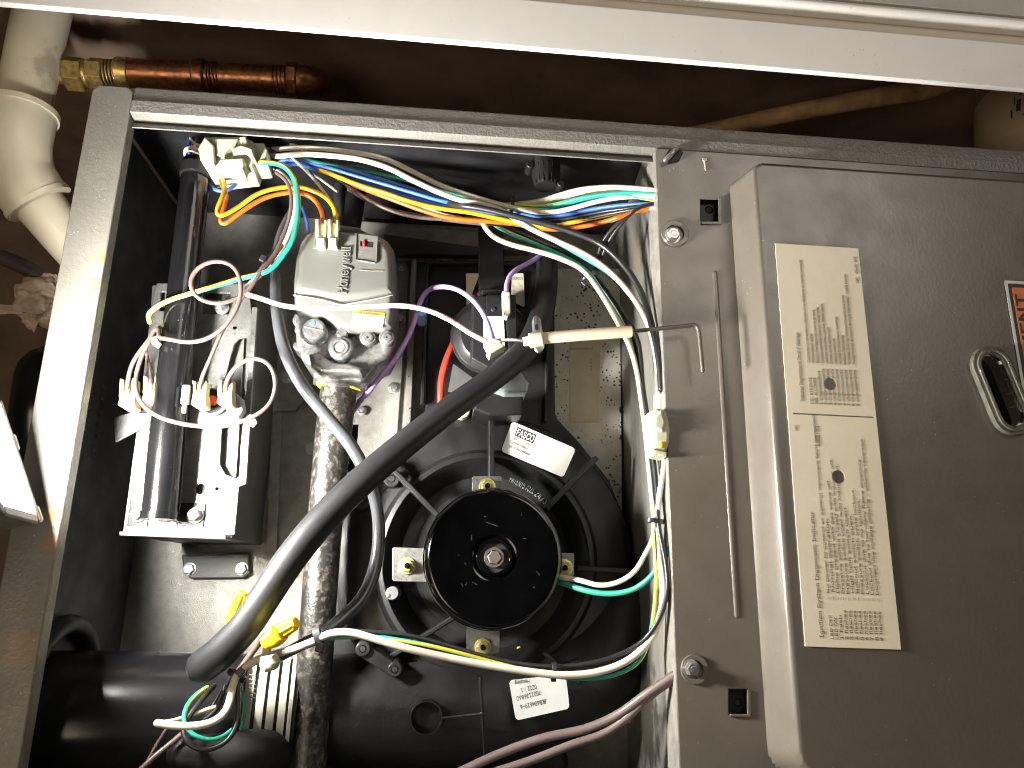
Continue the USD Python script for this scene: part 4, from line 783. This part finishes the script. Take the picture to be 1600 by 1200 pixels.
UP = 'wires of the upper harness'; LO = 'wires of the lower harness'
# round the white plug, upper left
wire('thin white wire looping over the top of the white plug', 'white', 4.5, [(297, 203, .06), (297, 214, .05), (303, 224, .045), (315, 229, .043)])
wire('white wire bending back left into the upper hole of the plug', 'white', 5, [(325, 240, .034), (308, 233, .036), (295, 230, .04), (288, 234, .045), (289, 244, .05), (296, 255, .052)])
wire('white wire at the outer left of the loop beside the plug', 'white', 4, [(320, 244, .033), (302, 237, .034), (292, 234, .036), (289, 242, .04), (294, 254, .045), (304, 264, .05)])
wire('blue wire wrapping round the left of the white plug and below it', 'blue', 6, [(352, 212, .075), (330, 207, .065), (312, 207, .058), (299, 213, .052), (295, 226, .048), (297, 242, .046), (305, 258, .05), (316, 276, .048), (330, 293, .045), (344, 300, .045), (357, 297, .046), (368, 288, .05), (378, 280, .06)])
wire('second blue wire tucked behind the left end of the plug', 'blue', 5, [(345, 208, .08), (318, 205, .07), (304, 212, .062), (300, 226, .058), (302, 244, .058), (311, 258, .058), (330, 266, .058), (352, 272, .06), (385, 271, .06), (405, 267, .055), (427, 265, .05)])
wire('rust red wire behind the upper left corner of the plug', 'rust', 6, [(335, 209, .07), (318, 213, .06), (307, 221, .055), (303, 232, .055)])
wire('yellow wire from the plug looping to the valve terminal', 'yellow', 7, [(325, 260, .045), (338, 266, .04), (348, 278, .035), (351, 296, .03), (345, 313, .027), (338, 330, .026), (340, 339, .025), (350, 336, .026), (375, 322, .03), (402, 303, .033), (432, 294, .036), (464, 292, .038), (492, 299, .04), (514, 313, .041), (524, 332, .041), (525, 354, .041)])
wire('orange wire from the plug looping to the valve terminal', 'orange', 7, [(320, 264, .05), (336, 272, .046), (348, 290, .04), (354, 306, .036), (350, 325, .033), (343, 346, .031), (347, 353, .031), (362, 342, .032), (385, 326, .034), (412, 310, .037), (442, 302, .039), (468, 301, .04), (488, 309, .041), (501, 326, .041), (506, 352, .041)])
wire('taupe wire sagging under the white plug', 'taupe', 6, [(314, 262, .056), (326, 275, .054), (342, 283, .054), (365, 282, .055), (390, 272, .055), (425, 267, .05)])
wire('second taupe wire close under the white plug', 'taupe', 5, [(350, 272, .06), (375, 268, .056), (395, 264, .052), (420, 263, .048)])
# the bundle that drops from the tie to the lower left
wire('green and yellow striped earth wire crossing the manifold tube', 'gy', 8, [(388, 254, .05), (420, 254, .045), (440, 258, .043), (456, 272, .042), (463, 292, .043), (466, 325, .042), (463, 352, .041), (455, 380, .04), (441, 401, .04), (425, 420, .04), (405, 429, .041), (380, 434, .041), (340, 446, .04), (300, 458, .04), (262, 470, .042), (241, 482, .045), (231, 492, .05), (234, 503, .056)], off=-.012)
wire('white wire with pink stripe running from the harness to the flame rod', 'wp', 8, [(434, 268, .044), (446, 277, .044), (456, 292, .045), (460, 310, .046), (458, 340, .046), (448, 372, .046), (432, 400, .044), (408, 428, .042), (388, 446, .04), (380, 455, .034), (388, 460, .026), (410, 467, .02), (445, 478, .016), (490, 482, .014), (540, 481, .012), (590, 478, .01), (635, 478, .008), (672, 486, .006), (705, 501, .004), (735, 521, .002), (765, 536, .0)])
wire('outer taupe wire of the pair dropping beside the green wire', 'taupe', 6, [(432, 270, .05), (446, 280, .05), (454, 298, .05), (455, 325, .05), (446, 360, .05), (430, 395, .048), (412, 420, .046), (396, 442, .045), (380, 463, .045), (366, 484, .046), (350, 512, .047), (338, 538, .047), (326, 566, .047), (316, 588, .049), (311, 606, .052)], off=-.016)
wire('taupe wire making a full loop over the manifold tube', 'taupe', 7, [(440, 384, .05), (425, 405, .047), (404, 430, .044), (388, 455, .042), (370, 466, .04), (345, 474, .038), (320, 471, .036), (303, 460, .034), (297, 443, .033), (304, 424, .032), (322, 411, .031), (346, 408, .031), (366, 417, .031), (376, 440, .031), (375, 468, .031), (364, 492, .031), (346, 515, .032), (322, 530, .033), (295, 535, .035), (265, 530, .038), (247, 527, .042), (250, 515, .046), (243, 512, .048), (232, 535, .046), (220, 560, .045), (213, 585, .045), (213, 610, .04), (222, 632, .036), (245, 650, .034), (275, 660, .034), (310, 666, .034), (350, 666, .034), (390, 654, .034), (418, 636, .035), (430, 610, .036), (428, 583, .037), (417, 566, .038), (402, 560, .039), (384, 563, .041), (366, 576, .044), (354, 596, .05), (352, 608, .053)], off=-.016)
wire('short taupe wire curving down to the far left connector', 'taupe', 7, [(250, 512, .05), (237, 526, .05), (222, 545, .05), (208, 565, .051), (201, 587, .052), (198, 606, .054)], off=-.016)
wire('short taupe wire to the connector left of the tube', 'taupe', 5.5, [(226, 540, .054), (230, 558, .054), (234, 576, .055), (236, 600, .056)], off=-.016)
wire('grey wire of the bundle going to the tie below the harness', 'taupe', 6, [(452, 345, .052), (440, 372, .052), (424, 398, .05), (405, 424, .05), (392, 445, .05)])
wire('blue wire dropping behind the valve', 'blue', 5, [(468, 310, .065), (473, 326, .064), (479, 345, .064), (483, 368, .066)])
wire('thin white wire crossing down to the valve inlet', 'white', 4.5, [(450, 240, .05), (466, 255, .045), (485, 274, .043), (505, 298, .045), (519, 318, .05), (527, 335, .056)])
wire('short blue wire under the thin white wire', 'blue', 4, [(484, 268, .055), (498, 288, .055), (510, 306, .056), (516, 318, .06)])
wire('second thin white wire passing behind the yellow wire', 'white', 4, [(434, 249, .05), (455, 253, .052), (480, 266, .056), (505, 283, .06), (528, 300, .064)])
# upper harness to the right
wire('upper of the two thick white wires across the top', 'white', 8, [(395, 236, .055), (432, 233, .046), (465, 231, .042), (510, 233, .038), (560, 239, .034), (605, 249, .03), (645, 268, .03), (690, 290, .032), (730, 304, .034), (765, 315, .036), (800, 324, .036), (830, 330, .034), (860, 332, .03), (895, 325, .026), (940, 313, .02), (985, 307, .012), (1031, 309, .004)], UP)
wire('lower of the two thick white wires across the top', 'white', 9, [(395, 244, .055), (432, 244, .044), (468, 241, .039), (515, 243, .034), (562, 249, .03), (606, 262, .027), (650, 284, .028), (690, 302, .03), (722, 313, .032), (750, 318, .034), (790, 332, .034), (820, 352, .033), (865, 374, .032), (912, 396, .03), (950, 422, .028), (982, 456, .024), (1006, 492, .018), (1020, 530, .012), (1028, 580, .008)], UP)
wire('pale wire at the top of the right hand harness', 'white', 9, [(790, 322, .045), (815, 319, .044), (842, 315, .04), (872, 306, .034), (905, 297, .026), (945, 293, .018), (985, 294, .01), (1031, 298, .004)], UP)
wire('pale wire just under the topmost right hand wire', 'white', 6, [(800, 325, .05), (830, 321, .047), (870, 312, .04), (910, 303, .03), (955, 298, .018), (1031, 303, .006)], UP)
wire('green striped wire between the white wires on the right', 'gy', 7, [(790, 320, .04), (815, 320, .04), (842, 323, .038), (872, 319, .033), (905, 310, .025), (950, 303, .016), (990, 301, .01), (1031, 304, .004)], UP)
wire('green wire under the striped one on the right', 'gy', 6, [(795, 325, .04), (822, 326, .04), (850, 327, .038), (885, 319, .032), (925, 309, .024), (970, 305, .014), (1031, 314, .005)], UP)
BL = 'blue wires side by side in the upper harness'
for k, (dy, dY) in enumerate(((0, 0), (6, -.002), (12, .003), (17, 0))):
    wire(('topmost', 'second', 'third', 'lowest')[k] + ' of the four blue wires in the flat blue band', 'blue', 6.5, [(425, 248 + dy * .6, .052), (462, 247 + dy * .6, .05 + dY), (500, 254 + dy * .7, .048 + dY), (545, 266 + dy, .046 + dY), (590, 279 + dy, .045 + dY), (640, 294 + dy * .9, .045 + dY), (690, 309 + dy * .8, .045 + dY), (730, 318 + dy * .6, .044), (790, 330 + dy * .3, .044)] + ([(850, 339, .042), (890, 334, .036), (930, 326, .028), (975, 320, .018), (1031, 318, .007)] if k == 0 else []), BL)
wire('dark green wire along the top edge of the blue band', 'green', 6.5, [(440, 244, .055), (466, 246, .05), (490, 253, .046), (520, 259, .046), (560, 267, .048), (605, 275, .048), (650, 286, .047), (690, 299, .045), (722, 308, .04), (748, 314, .037), (772, 324, .036), (796, 333, .036), (830, 354, .037), (870, 378, .036), (915, 404, .034), (955, 430, .031), (988, 462, .026), (1010, 492, .02), (1024, 520, .013), (1031, 560, .008)], UP)
wire('yellow wire below the blue band of the upper harness', 'yellow', 7.5, [(478, 256, .06), (492, 263, .05), (520, 273, .045), (560, 289, .042), (600, 301, .042), (645, 316, .043), (690, 326, .044), (735, 332, .044), (790, 344, .045), (840, 353, .044), (870, 352, .04), (905, 345, .034), (945, 336, .027), (985, 328, .017), (1031, 323, .008)], UP)
wire('orange wire at the bottom of the upper harness', 'orange', 7.5, [(540, 284, .055), (585, 301, .05), (620, 314, .048), (655, 327, .048), (700, 340, .048), (750, 345, .048), (800, 349, .048), (845, 357, .045), (880, 358, .041), (915, 353, .035), (950, 345, .027), (985, 333, .017), (1012, 327, .01)], UP)
wire('short orange stub on the right of the harness', 'orange', 7, [(965, 341, .012), (985, 333, .01), (1005, 327, .009), (1016, 325, .008)], UP)
wire('taupe wire sagging lowest from the upper harness', 'taupe', 6, [(500, 262, .062), (530, 280, .056), (560, 302, .054), (590, 320, .054), (625, 334, .055), (665, 341, .055), (705, 342, .054), (745, 340, .05), (790, 338, .048), (840, 342, .046)], UP)
wire('dark brown wire just under the orange one', 'brown', 6, [(545, 296, .062), (580, 316, .06), (610, 328, .058), (650, 336, .058), (700, 344, .056), (760, 350, .054), (820, 350, .05)], UP)
wire('grey white wire crossing under the yellow wire', 'white', 5, [(540, 275, .058), (575, 290, .058), (615, 306, .056), (655, 320, .055), (690, 334, .053), (720, 340, .052)], UP)
wire('short taupe wire between blue band and white pair', 'taupe', 5, [(480, 244, .06), (505, 250, .054), (530, 258, .053), (560, 268, .056)], UP)
wire('pale wire with rust wire at the tie by the roof', 'white', 6, [(424, 222, .055), (442, 218, .05), (456, 225, .048), (472, 233, .05)], UP)
wire('rust brown wire at the tie by the roof', 'rust', 6, [(426, 226, .06), (444, 224, .054), (460, 231, .054), (480, 238, .058)], UP)
for k, dy in enumerate((0, 6)):
    wire(('upper' if k == 0 else 'lower') + ' black wire between blue and yellow wires on the right', 'black', 7, [(780, 334 + dy, .046), (830, 343 + dy, .044), (870, 344 + dy, .04), (905, 338 + dy, .034), (945, 330 + dy * .9, .026), (985, 325 + dy * .5, .016), (1031, 318 + dy * .4, .006)], UP)
wire('purple wire leaving the harness at the door edge', 'purple', 7, [(955, 345, .03), (985, 333, .018), (1005, 327, .011), (1031, 324, .004)], UP)
for k, dx in enumerate((0, 9)):
    wire(('left' if k == 0 else 'right') + ' black wire of the pair branching down from the right harness', 'black', 6.5, [(1031, 315 + k * 3, .006), (1008, 322, .008), (985, 334, .01), (966 + dx * .6, 349, .014), (948 + dx, 368, .02), (938 + dx, 386, .026), (934 + dx * .6, 405, .033), (930 + dx * .3, 428, .04)], UP)
# the bundle that sweeps down to the door edge
wire('thick black wire sweeping down outside the white one', 'black', 10, [(700, 318, .045), (722, 321, .034), (760, 327, .03), (800, 337, .028), (848, 349, .027), (895, 363, .025), (938, 381, .023), (968, 407, .02), (993, 440, .016), (1010, 478, .012), (1021, 520, .007), (1029, 560, .004), (1033, 608, .004)])
wire('pale wire of the inner bundle that bends behind the flame rod', 'white', 8, [(752, 340, .055), (756, 352, .05), (768, 368, .048), (795, 381, .046), (830, 390, .044), (858, 398, .04), (885, 408, .036), (908, 420, .033), (926, 440, .03), (947, 472, .028), (966, 506, .026), (984, 542, .024), (995, 580, .022), (1002, 625, .02), (1008, 670, .017), (1013, 720, .014), (1018, 770, .01), (1022, 812, .006), (1021, 840, .008), (1008, 866, .014), (992, 893, .02), (966, 910, .026), (936, 915, .03), (908, 907, .036), (874, 902, .045)], LO)
wire('green striped wire of the inner bundle', 'gy', 6, [(757, 336, .06), (770, 350, .056), (800, 366, .052), (840, 382, .048), (880, 400, .042), (906, 414, .037), (924, 430, .033), (944, 462, .03), (966, 498, .028), (984, 536, .026), (996, 576, .024), (1003, 620, .022), (1010, 668, .018), (1016, 720, .014), (1021, 770, .01), (1022, 834, .006), (1025, 900, .006), (1022, 950, .01), (1003, 1029, .015), (963, 1054, .015), (913, 1061, .015), (862, 1056, .015), (800, 1042, .012), (757, 1031, .009), (717, 1020, .006), (664, 1007, .003), (631, 1001, .002), (590, 995, .002), (548, 996, .0), (512, 998, .004), (478, 1010, .01), (430, 1021, .018), (398, 1032, .022), (376, 1050, .025)], LO)
wire('black wire of the inner bundle', 'black', 7.5, [(762, 340, .06), (800, 358, .056), (840, 376, .05), (880, 392, .044), (912, 412, .038), (932, 432, .034), (956, 464, .031), (978, 498, .028), (996, 530, .025), (1001, 560, .023), (1004, 600, .021), (1010, 640, .017), (1017, 690, .013), (1025, 750, .009), (1030, 827, .004), (1040, 877, .002), (1043, 920, .001), (1030, 967, .006), (1003, 1003, .012), (963, 1025, .015), (913, 1038, .016), (864, 1042, .016), (797, 1035, .014), (747, 1023, .012), (697, 1008, .010), (647, 995, .007), (597, 989, .004), (545, 986, .003), (508, 992, .006)], LO)
wire('second black wire of the inner bundle', 'black', 6, [(875, 398, .046), (905, 414, .04), (925, 430, .036), (950, 462, .034), (974, 500, .032), (992, 540, .028), (1000, 590, .024), (1007, 640, .02)], LO)
wire('thick cream wire along the bottom of the compartment', 'white', 12, [(1026, 827, .007), (1030, 866, .006), (1037, 918, .004), (1033, 960, .007), (1013, 1003, .012), (980, 1033, .012), (930, 1051, .012), (880, 1055, .011), (830, 1050, .010), (764, 1040, .008), (697, 1027, .005), (631, 1012, .001), (581, 997, -.001), (548, 988, -.002), (518, 989, 0), (496, 999, .004), (470, 1010, .01), (430, 1022, .018), (392, 1035, .023), (372, 1052, .025), (364, 1068, .022), (360, 1092, .018), (352, 1114, .014), (334, 1128, .01), (300, 1135, .006), (265, 1133, .004), (246, 1130, .004)], LO)
wire('cream wire returning behind the bottom loop', 'cream', 7, [(246, 1130, .006), (272, 1126, .014), (300, 1117, .02), (325, 1108, .025), (345, 1103, .03)], LO)
wire('bright green motor wire', 'green', 9, [(868, 908, .05), (885, 913, .042), (912, 922, .034), (950, 928, .027), (988, 922, .02), (1010, 908, .015), (1026, 890, .01), (1040, 868, .005), (1053, 846, .003)], LO)
wire('green striped wire looping at the lower left', 'gy', 7, [(323, 1074, .03), (304, 1087, .024), (290, 1106, .018), (286, 1124, .014), (292, 1140, .012), (308, 1152, .012), (330, 1157, .014), (350, 1151, .016), (362, 1141, .02)], LO)
wire('black wire looping at the lower left below the green one', 'black', 9, [(334, 1072, .032), (314, 1095, .024), (296, 1118, .018), (285, 1142, .014), (294, 1162, .012), (322, 1172, .012), (350, 1162, .014), (366, 1144, .016), (371, 1116, .02), (371, 1085, .024), (372, 1062, .026)], LO)
wire('black wire hanging inside the lower left loop', 'black', 8, [(352, 1072, .035), (346, 1096, .03), (332, 1116, .026), (314, 1128, .024)], LO)
wire('black wire beside the tie above the lower left loop', 'black', 9, [(362, 1056, .036), (350, 1078, .036), (338, 1100, .036), (325, 1118, .036)], LO)
wire('thin green wire right of the lower left loop', 'green', 5, [(374, 1066, .03), (381, 1092, .03), (384, 1114, .032), (376, 1138, .035)], LO)
wire('brown wire running up from the lower tie to the wire nuts', 'brown', 10, [(372, 1050, .034), (388, 1028, .034), (404, 1006, .033), (416, 992, .032)], LO)
wire('black wire under the yellow wire nut', 'black', 11, [(378, 1046, .032), (398, 1034, .032), (430, 1026, .026), (470, 1012, .016), (500, 1000, .01)], LO)
wire('spliced grey cable leaving the bottom left corner', 'taupe', 9, [(292, 1140, .024), (272, 1158, .02), (246, 1178, .016), (212, 1210, .012)], LO)
wire('thin dark brown wire at the bottom left corner', 'brown', 5, [(262, 1136, .02), (244, 1164, .018), (232, 1186, .016), (218, 1212, .014)], LO)
TP = 'taupe cables at the bottom right'
wire('upper taupe cable crossing the bottom right corner', 'mauve', 14, [(715, 1208, .02), (780, 1178, .022), (850, 1153, .022), (915, 1139, .02), (965, 1117, .016), (1008, 1086, .01), (1058, 1052, .004)], TP)
wire('lower taupe cable crossing the bottom right corner', 'mauve', 13, [(762, 1210, .016), (830, 1188, .018), (895, 1163, .018), (940, 1148, .018), (978, 1122, .015), (1012, 1090, .011), (1058, 1057, .005)], TP)
wire('purple wire rising from the pipe and arching to the switch', 'purple', 8, [(548, 648, .09), (562, 628, .08), (590, 594, .07), (618, 560, .065), (637, 528, .065), (648, 500, .07), (656, 472, .075), (668, 454, .07), (688, 448, .062), (708, 450, .055), (728, 460, .05), (746, 477, .045), (759, 498, .04), (767, 518, .03), (771, 534, .01)])
wire('purple wire curving into the white switch terminal', 'purple', 7.5, [(850, 394, .07), (832, 408, .066), (810, 419, .06), (797, 430, .056), (791, 446, .053), (792, 466, .05)])
wire('red wire down the side of the switch plate', 'red', 11, [(712, 528, .09), (704, 546, .088), (695, 570, .086), (689, 598, .086), (688, 632, .088)])
wire('magenta wire glimpsed beside the switch stem', 'red', 7, [(758, 428, .1), (756, 445, .096), (748, 460, .092)])
# ------------------------------------------------------------------ ties
def tie(label, px, py, Y, ang, across, along, head=None, m=None, squash=1.0, tail=None):
    t = Thing('cable_tie', label, 'cable tie'); c = P(px, py, Y); r = mm(across, c) / 2; L = mm(along, c)
    d = np.array([math.cos(math.radians(ang)), 0, math.sin(math.radians(ang))]); th = .0008
    v, f = axial([(-L / 2, r), (-L / 2, r + th), (L / 2, r + th), (L / 2, r), (-L / 2, r)], c, c + d, 32); f = f[:4 * 64]
    v = v.copy(); v[:, 1] = c[1] + (v[:, 1] - c[1]) * squash
    t.add('strap', (v, f), m or tie_m, smooth=40)
    if head: hx, hy, hs, ha = head; a = math.radians(ha); t.add('head', bar(hx - hs * math.cos(a), hy + hs * math.sin(a), hx + hs * math.cos(a), hy - hs * math.sin(a), Y - r * squash - .0012, hs * 1.7, hs * 1.2, r=.0005), m or tie_m)
    if tail: t.add('tail', bar(*tail, Y - r * squash - .001, 8, 4, r=.0003), m or tie_m)
    return t
tie('wide black cable tie right of the white plug', 427, 246, .05, -3, 46, 11, squash=.45)
tie('small grey black tie left of the valve below the harness', 421, 408, .044, 50, 24, 7, (411, 404, 5.5, 60), squash=.6)
tie('thin black tie on the harness below the ribbed roof plug', 800, 323, .04, -5, 32, 5, squash=.6)
tie('black tie with pointed head on the inner bundle at upper right', 923, 432, .036, -55, 27, 7, (914, 441, 5.5, 45), squash=.6)
tie('black tie by the door edge beside the blower', 1024, 814, .006, 84, 22, 7, squash=.6)
tie('thin black tie on the bottom loop above the upside down sticker', 865, 1050, .013, -2, 24, 7, squash=.6)
tie('grey tie with square head on the bottom wires at the gas pipe', 497, 996, .004, 20, 26, 11, (500, 1012, 7.5, 70), m=mat('grey_tie', (.045, .045, .048), .4), squash=.6, tail=(502, 1020, 507, 1032))
tie('black tie bunching the wires under the thick hose end', 370, 1055, .027, 60, 26, 9, (376, 1050, 7, 50), squash=.6)
tie('black tie at the top of the manifold tube', 305, 263, .046, 60, 20, 8, squash=.6)
wt = tie('translucent white tie below the yellow wire nut', 417, 1026, .02, 5, 32, 9, None, nylon_m, squash=.7); wt.add('head', pil([(405, 1028), (424, 1024), (431, 1036), (427, 1048), (412, 1052), (403, 1042)], .003, .015, .003), nylon_m)
# ------------------------------------------------------------------ plugs, nuts, terminals
pg = Thing('plug_connector', 'large milky white multi-pin plug at the upper left of the harness', 'wire connector')
pg.add('plug_end', pil([(309, 230), (320, 212), (334, 226), (336, 258), (322, 262), (312, 248)], .026, .05, .0012), nylon_m)
pg.add('housing', pil([(320, 213), (378, 212), (396, 220), (397, 238), (392, 258), (340, 264), (328, 262), (316, 240)], .031, .056, .0018), nylon_m)
pg.add('raised_deck', pil([(330, 216), (372, 216), (364, 236), (350, 244), (334, 242)], .0285, .034, .0008), nylon_m)
pg.add('latch', pil([(362, 232), (376, 226), (394, 232), (397, 246), (384, 240), (364, 242)], .0255, .034, .0008), nylon_m)
pg.add('side_block', pil([(337, 258), (344, 248), (380, 246), (381, 256), (378, 263), (340, 266)], .024, .036, .001), nylon_m)
pg.add('lug', pil([(374, 213), (384, 212), (387, 222), (382, 228), (375, 224)], .027, .035, .001), nylon_m)
pg.add('receptacle', pil([(388, 222), (412, 223), (418, 234), (416, 252), (390, 254)], .034, .054, .0012), nylon_m)
rp = Thing('plug_connector', 'translucent white plug wedged at the door edge beside the spotted plate', 'wire connector')
rp.add('neck', pil([(1028, 612), (1040, 613), (1042, 650), (1027, 648)], .004, .012, .001), nylon_m)
rp.add('housing', pil([(1017, 642), (1026, 637), (1042, 640), (1048, 668), (1047, 690), (1041, 708), (1022, 705), (1021, 680)], -.004, .012, .002), nylon_m)
rp.add('latch', pil([(1024, 650), (1034, 640), (1040, 660), (1036, 674), (1022, 668)], -.0065, .0, .001), nylon_m)
rp.add('foot', pil([(1020, 700), (1044, 706), (1042, 714), (1022, 710)], -.005, .008, .001), nylon_m)
rp.add('amber_mark', pil([(1031, 690), (1036, 690), (1036, 700), (1031, 700)], -.0046, -.003, .0004), yellow_m)
wire('cream wire leaving the door edge plug downwards', 'white', 9, [(1040, 706, .004), (1036, 740, .004), (1030, 775, .006), (1027, 806, .006)], LO)
wire('yellow wire stub below the door edge plug', 'yellow', 4, [(1044, 708, .0), (1046, 732, .0), (1046, 745, .002)], LO)
def nut_(label, a, b, Ya, Yb2, w0, w1, wing):
    t = Thing('wire_nut', label, 'wire nut'); A, B = P(*a, Ya), P(*b, Yb2); L = np.linalg.norm(B - A)
    t.add('cap', axial([(0, mm(w0 * .40, A)), (.0008, mm(w0 * .5, A)), (L * .7, mm(w1 * .5, A)), (L, mm(w1 * .52, A))], A, B, 40), yellow_m)
    n_ = 9
    u = (B - A) / L; s_ = np.cross(u, [0, 1, 0]); s_ /= np.linalg.norm(s_); w_ = np.cross(u, s_)
    for k in range(n_):
        th = 2 * math.pi * k / n_; o = (s_ * math.cos(th) + w_ * math.sin(th)); t.add('grip_rib', rbox(A + u * .001 + o * mm(w0 * .5, A), A + u * L * .7 + o * mm(w1 * .5, A), .0009, .0009, .0003, o), yellow_m)
    t.add('skirt', pil(wing, Ya - .002, Ya + .012, .0022, n=80), yellow_m)
    return t
nut_('yellow wire nut pointing up, left of the thick hose', (380, 925), (362, 972), .008, .012, 16, 20, [(350, 974), (360, 963), (373, 966), (369, 990), (350, 984)])
nut_('yellow wire nut pointing right below the thick hose', (463, 972), (430, 990), -.012, -.006, 20, 25, [(404, 1000), (424, 978), (434, 988), (442, 1000), (430, 1012), (416, 1016), (408, 1012)])
s1 = Thing('spade_connector', 'white terminal plugged upright into the left bay of the valve', 'wire connector'); s2 = Thing('spade_connector', 'white terminal plugged upright into the right bay of the valve', 'wire connector')
for s_, x in ((s1, 501), (s2, 520)):
    s_.add('shroud', pil([(x - 7, 370), (x + 6, 371), (x + 6, 385), (x - 7, 384)], .034, .046, .0008), nylon_m)
    s_.add('prong', pil([(x - 8, 343), (x - 4, 341), (x - 2, 371), (x - 8, 371)], .035, .043, .0006), ivory_m); s_.add('prong', pil([(x + 6, 344), (x + 9, 343), (x + 8, 371), (x + 3, 371)], .035, .043, .0006), ivory_m)
    s_.add('crimp', tube([(x + 2, 352, .039), (x + 1, 371, .038)], 7, 10), ivory_m)
s3 = Thing('spade_connector', 'white terminal on the pressure switch with a purple wire', 'wire connector'); s3.add('shroud', pil([(785, 454), (797, 456), (798, 488), (794, 493), (787, 492)], .045, .054, .0008), nylon_m); s3.add('slot', pil([(789, 462), (794, 462), (793, 470), (790, 470)], .0447, .046, .0002), ivory_m)
s4 = Thing('spade_connector', 'white angled terminal joined to the flame rod lead', 'wire connector'); s4.add('shroud', pil([(762, 537), (782, 534), (790, 540), (766, 555), (761, 548)], -.006, .004, .001), nylon_m); s4.add('sleeve', pil([(757, 531), (772, 528), (786, 533), (782, 540), (760, 543)], -.004, .004, .0008), ivory_m); s4.add('metal_tongue', bar(775, 532, 800, 531, -.003, 6, 3), steel_m)
bc = Thing('wire_clip', 'blue plastic clip behind the white striped wire', 'clip', mesh=boss(658, 486, .07, .09, 17), m=mat('blue_clip', (.2, .4, .65), .4))
wc = Thing('wire_clip', 'small white clip on the taupe wires left of the manifold tube', 'clip', mesh=pil([(236, 527), (244, 524), (248, 534), (242, 541), (236, 536)], .028, .033, .0006), m=nylon_m)
# ------------------------------------------------------------------ flame rod
fr_ = Thing('flame_sensor', 'flame rod with white ceramic body and bent metal tip hanging across the door edge', 'flame sensor')
Yr = -.012
fr_.add('ceramic_body', tube([(845, 529, Yr), (900, 524, Yr), (986, 518, Yr)], 18.5, 32, cap='flat'), ceramic_m)
fr_.add('ceramic_collar', axial([(0, mm(7, P(818, 534, Yr))), (.003, mm(8, P(818, 534, Yr))), (.0035, mm(12, P(818, 534, Yr))), (.0095, mm(12, P(818, 534, Yr)))], P(818, 534, Yr), P(850, 529, Yr), 28), ceramic_m)
a_, b_ = P(840, 526, Yr), P(846, 524, Yr + .004)
fl_ = fr_.add('mounting_flange', hull([*[P(842 + 8 * math.cos(t), 540 + 12 * math.sin(t), Yr - .0005) for t in np.linspace(0, 6.28, 24)], *[P(838 + 7 * math.cos(t), 505 + 12 * math.sin(t), Yr + .003) for t in np.linspace(0, 6.28, 24)], *[P(845 + 6 * math.cos(t), 538 + 10 * math.sin(t), Yr) for t in np.linspace(0, 6.28, 12)]]), steel_m)
fl_.add('flange_hole', hull([P(838 + 2.5 * math.cos(t), 511 + 5 * math.sin(t), Yr + e) for t in np.linspace(0, 6.28, 16) for e in (-.0005, .0015)]), dark_m)
fr_.add('terminal_pin', tube([(786, 531, -.005), (805, 531, Yr + .001), (822, 533, Yr)], 5, 12), steel_m)
fr_.add('rod', tube([(985, 518, Yr), (1035, 513, Yr), (1075, 509, Yr), (1085, 508, Yr), (1090, 512, Yr), (1092, 520, Yr), (1095, 548, Yr), (1098, 580, Yr)], 6.5, 16, step=.0015), rod_m)
flush()
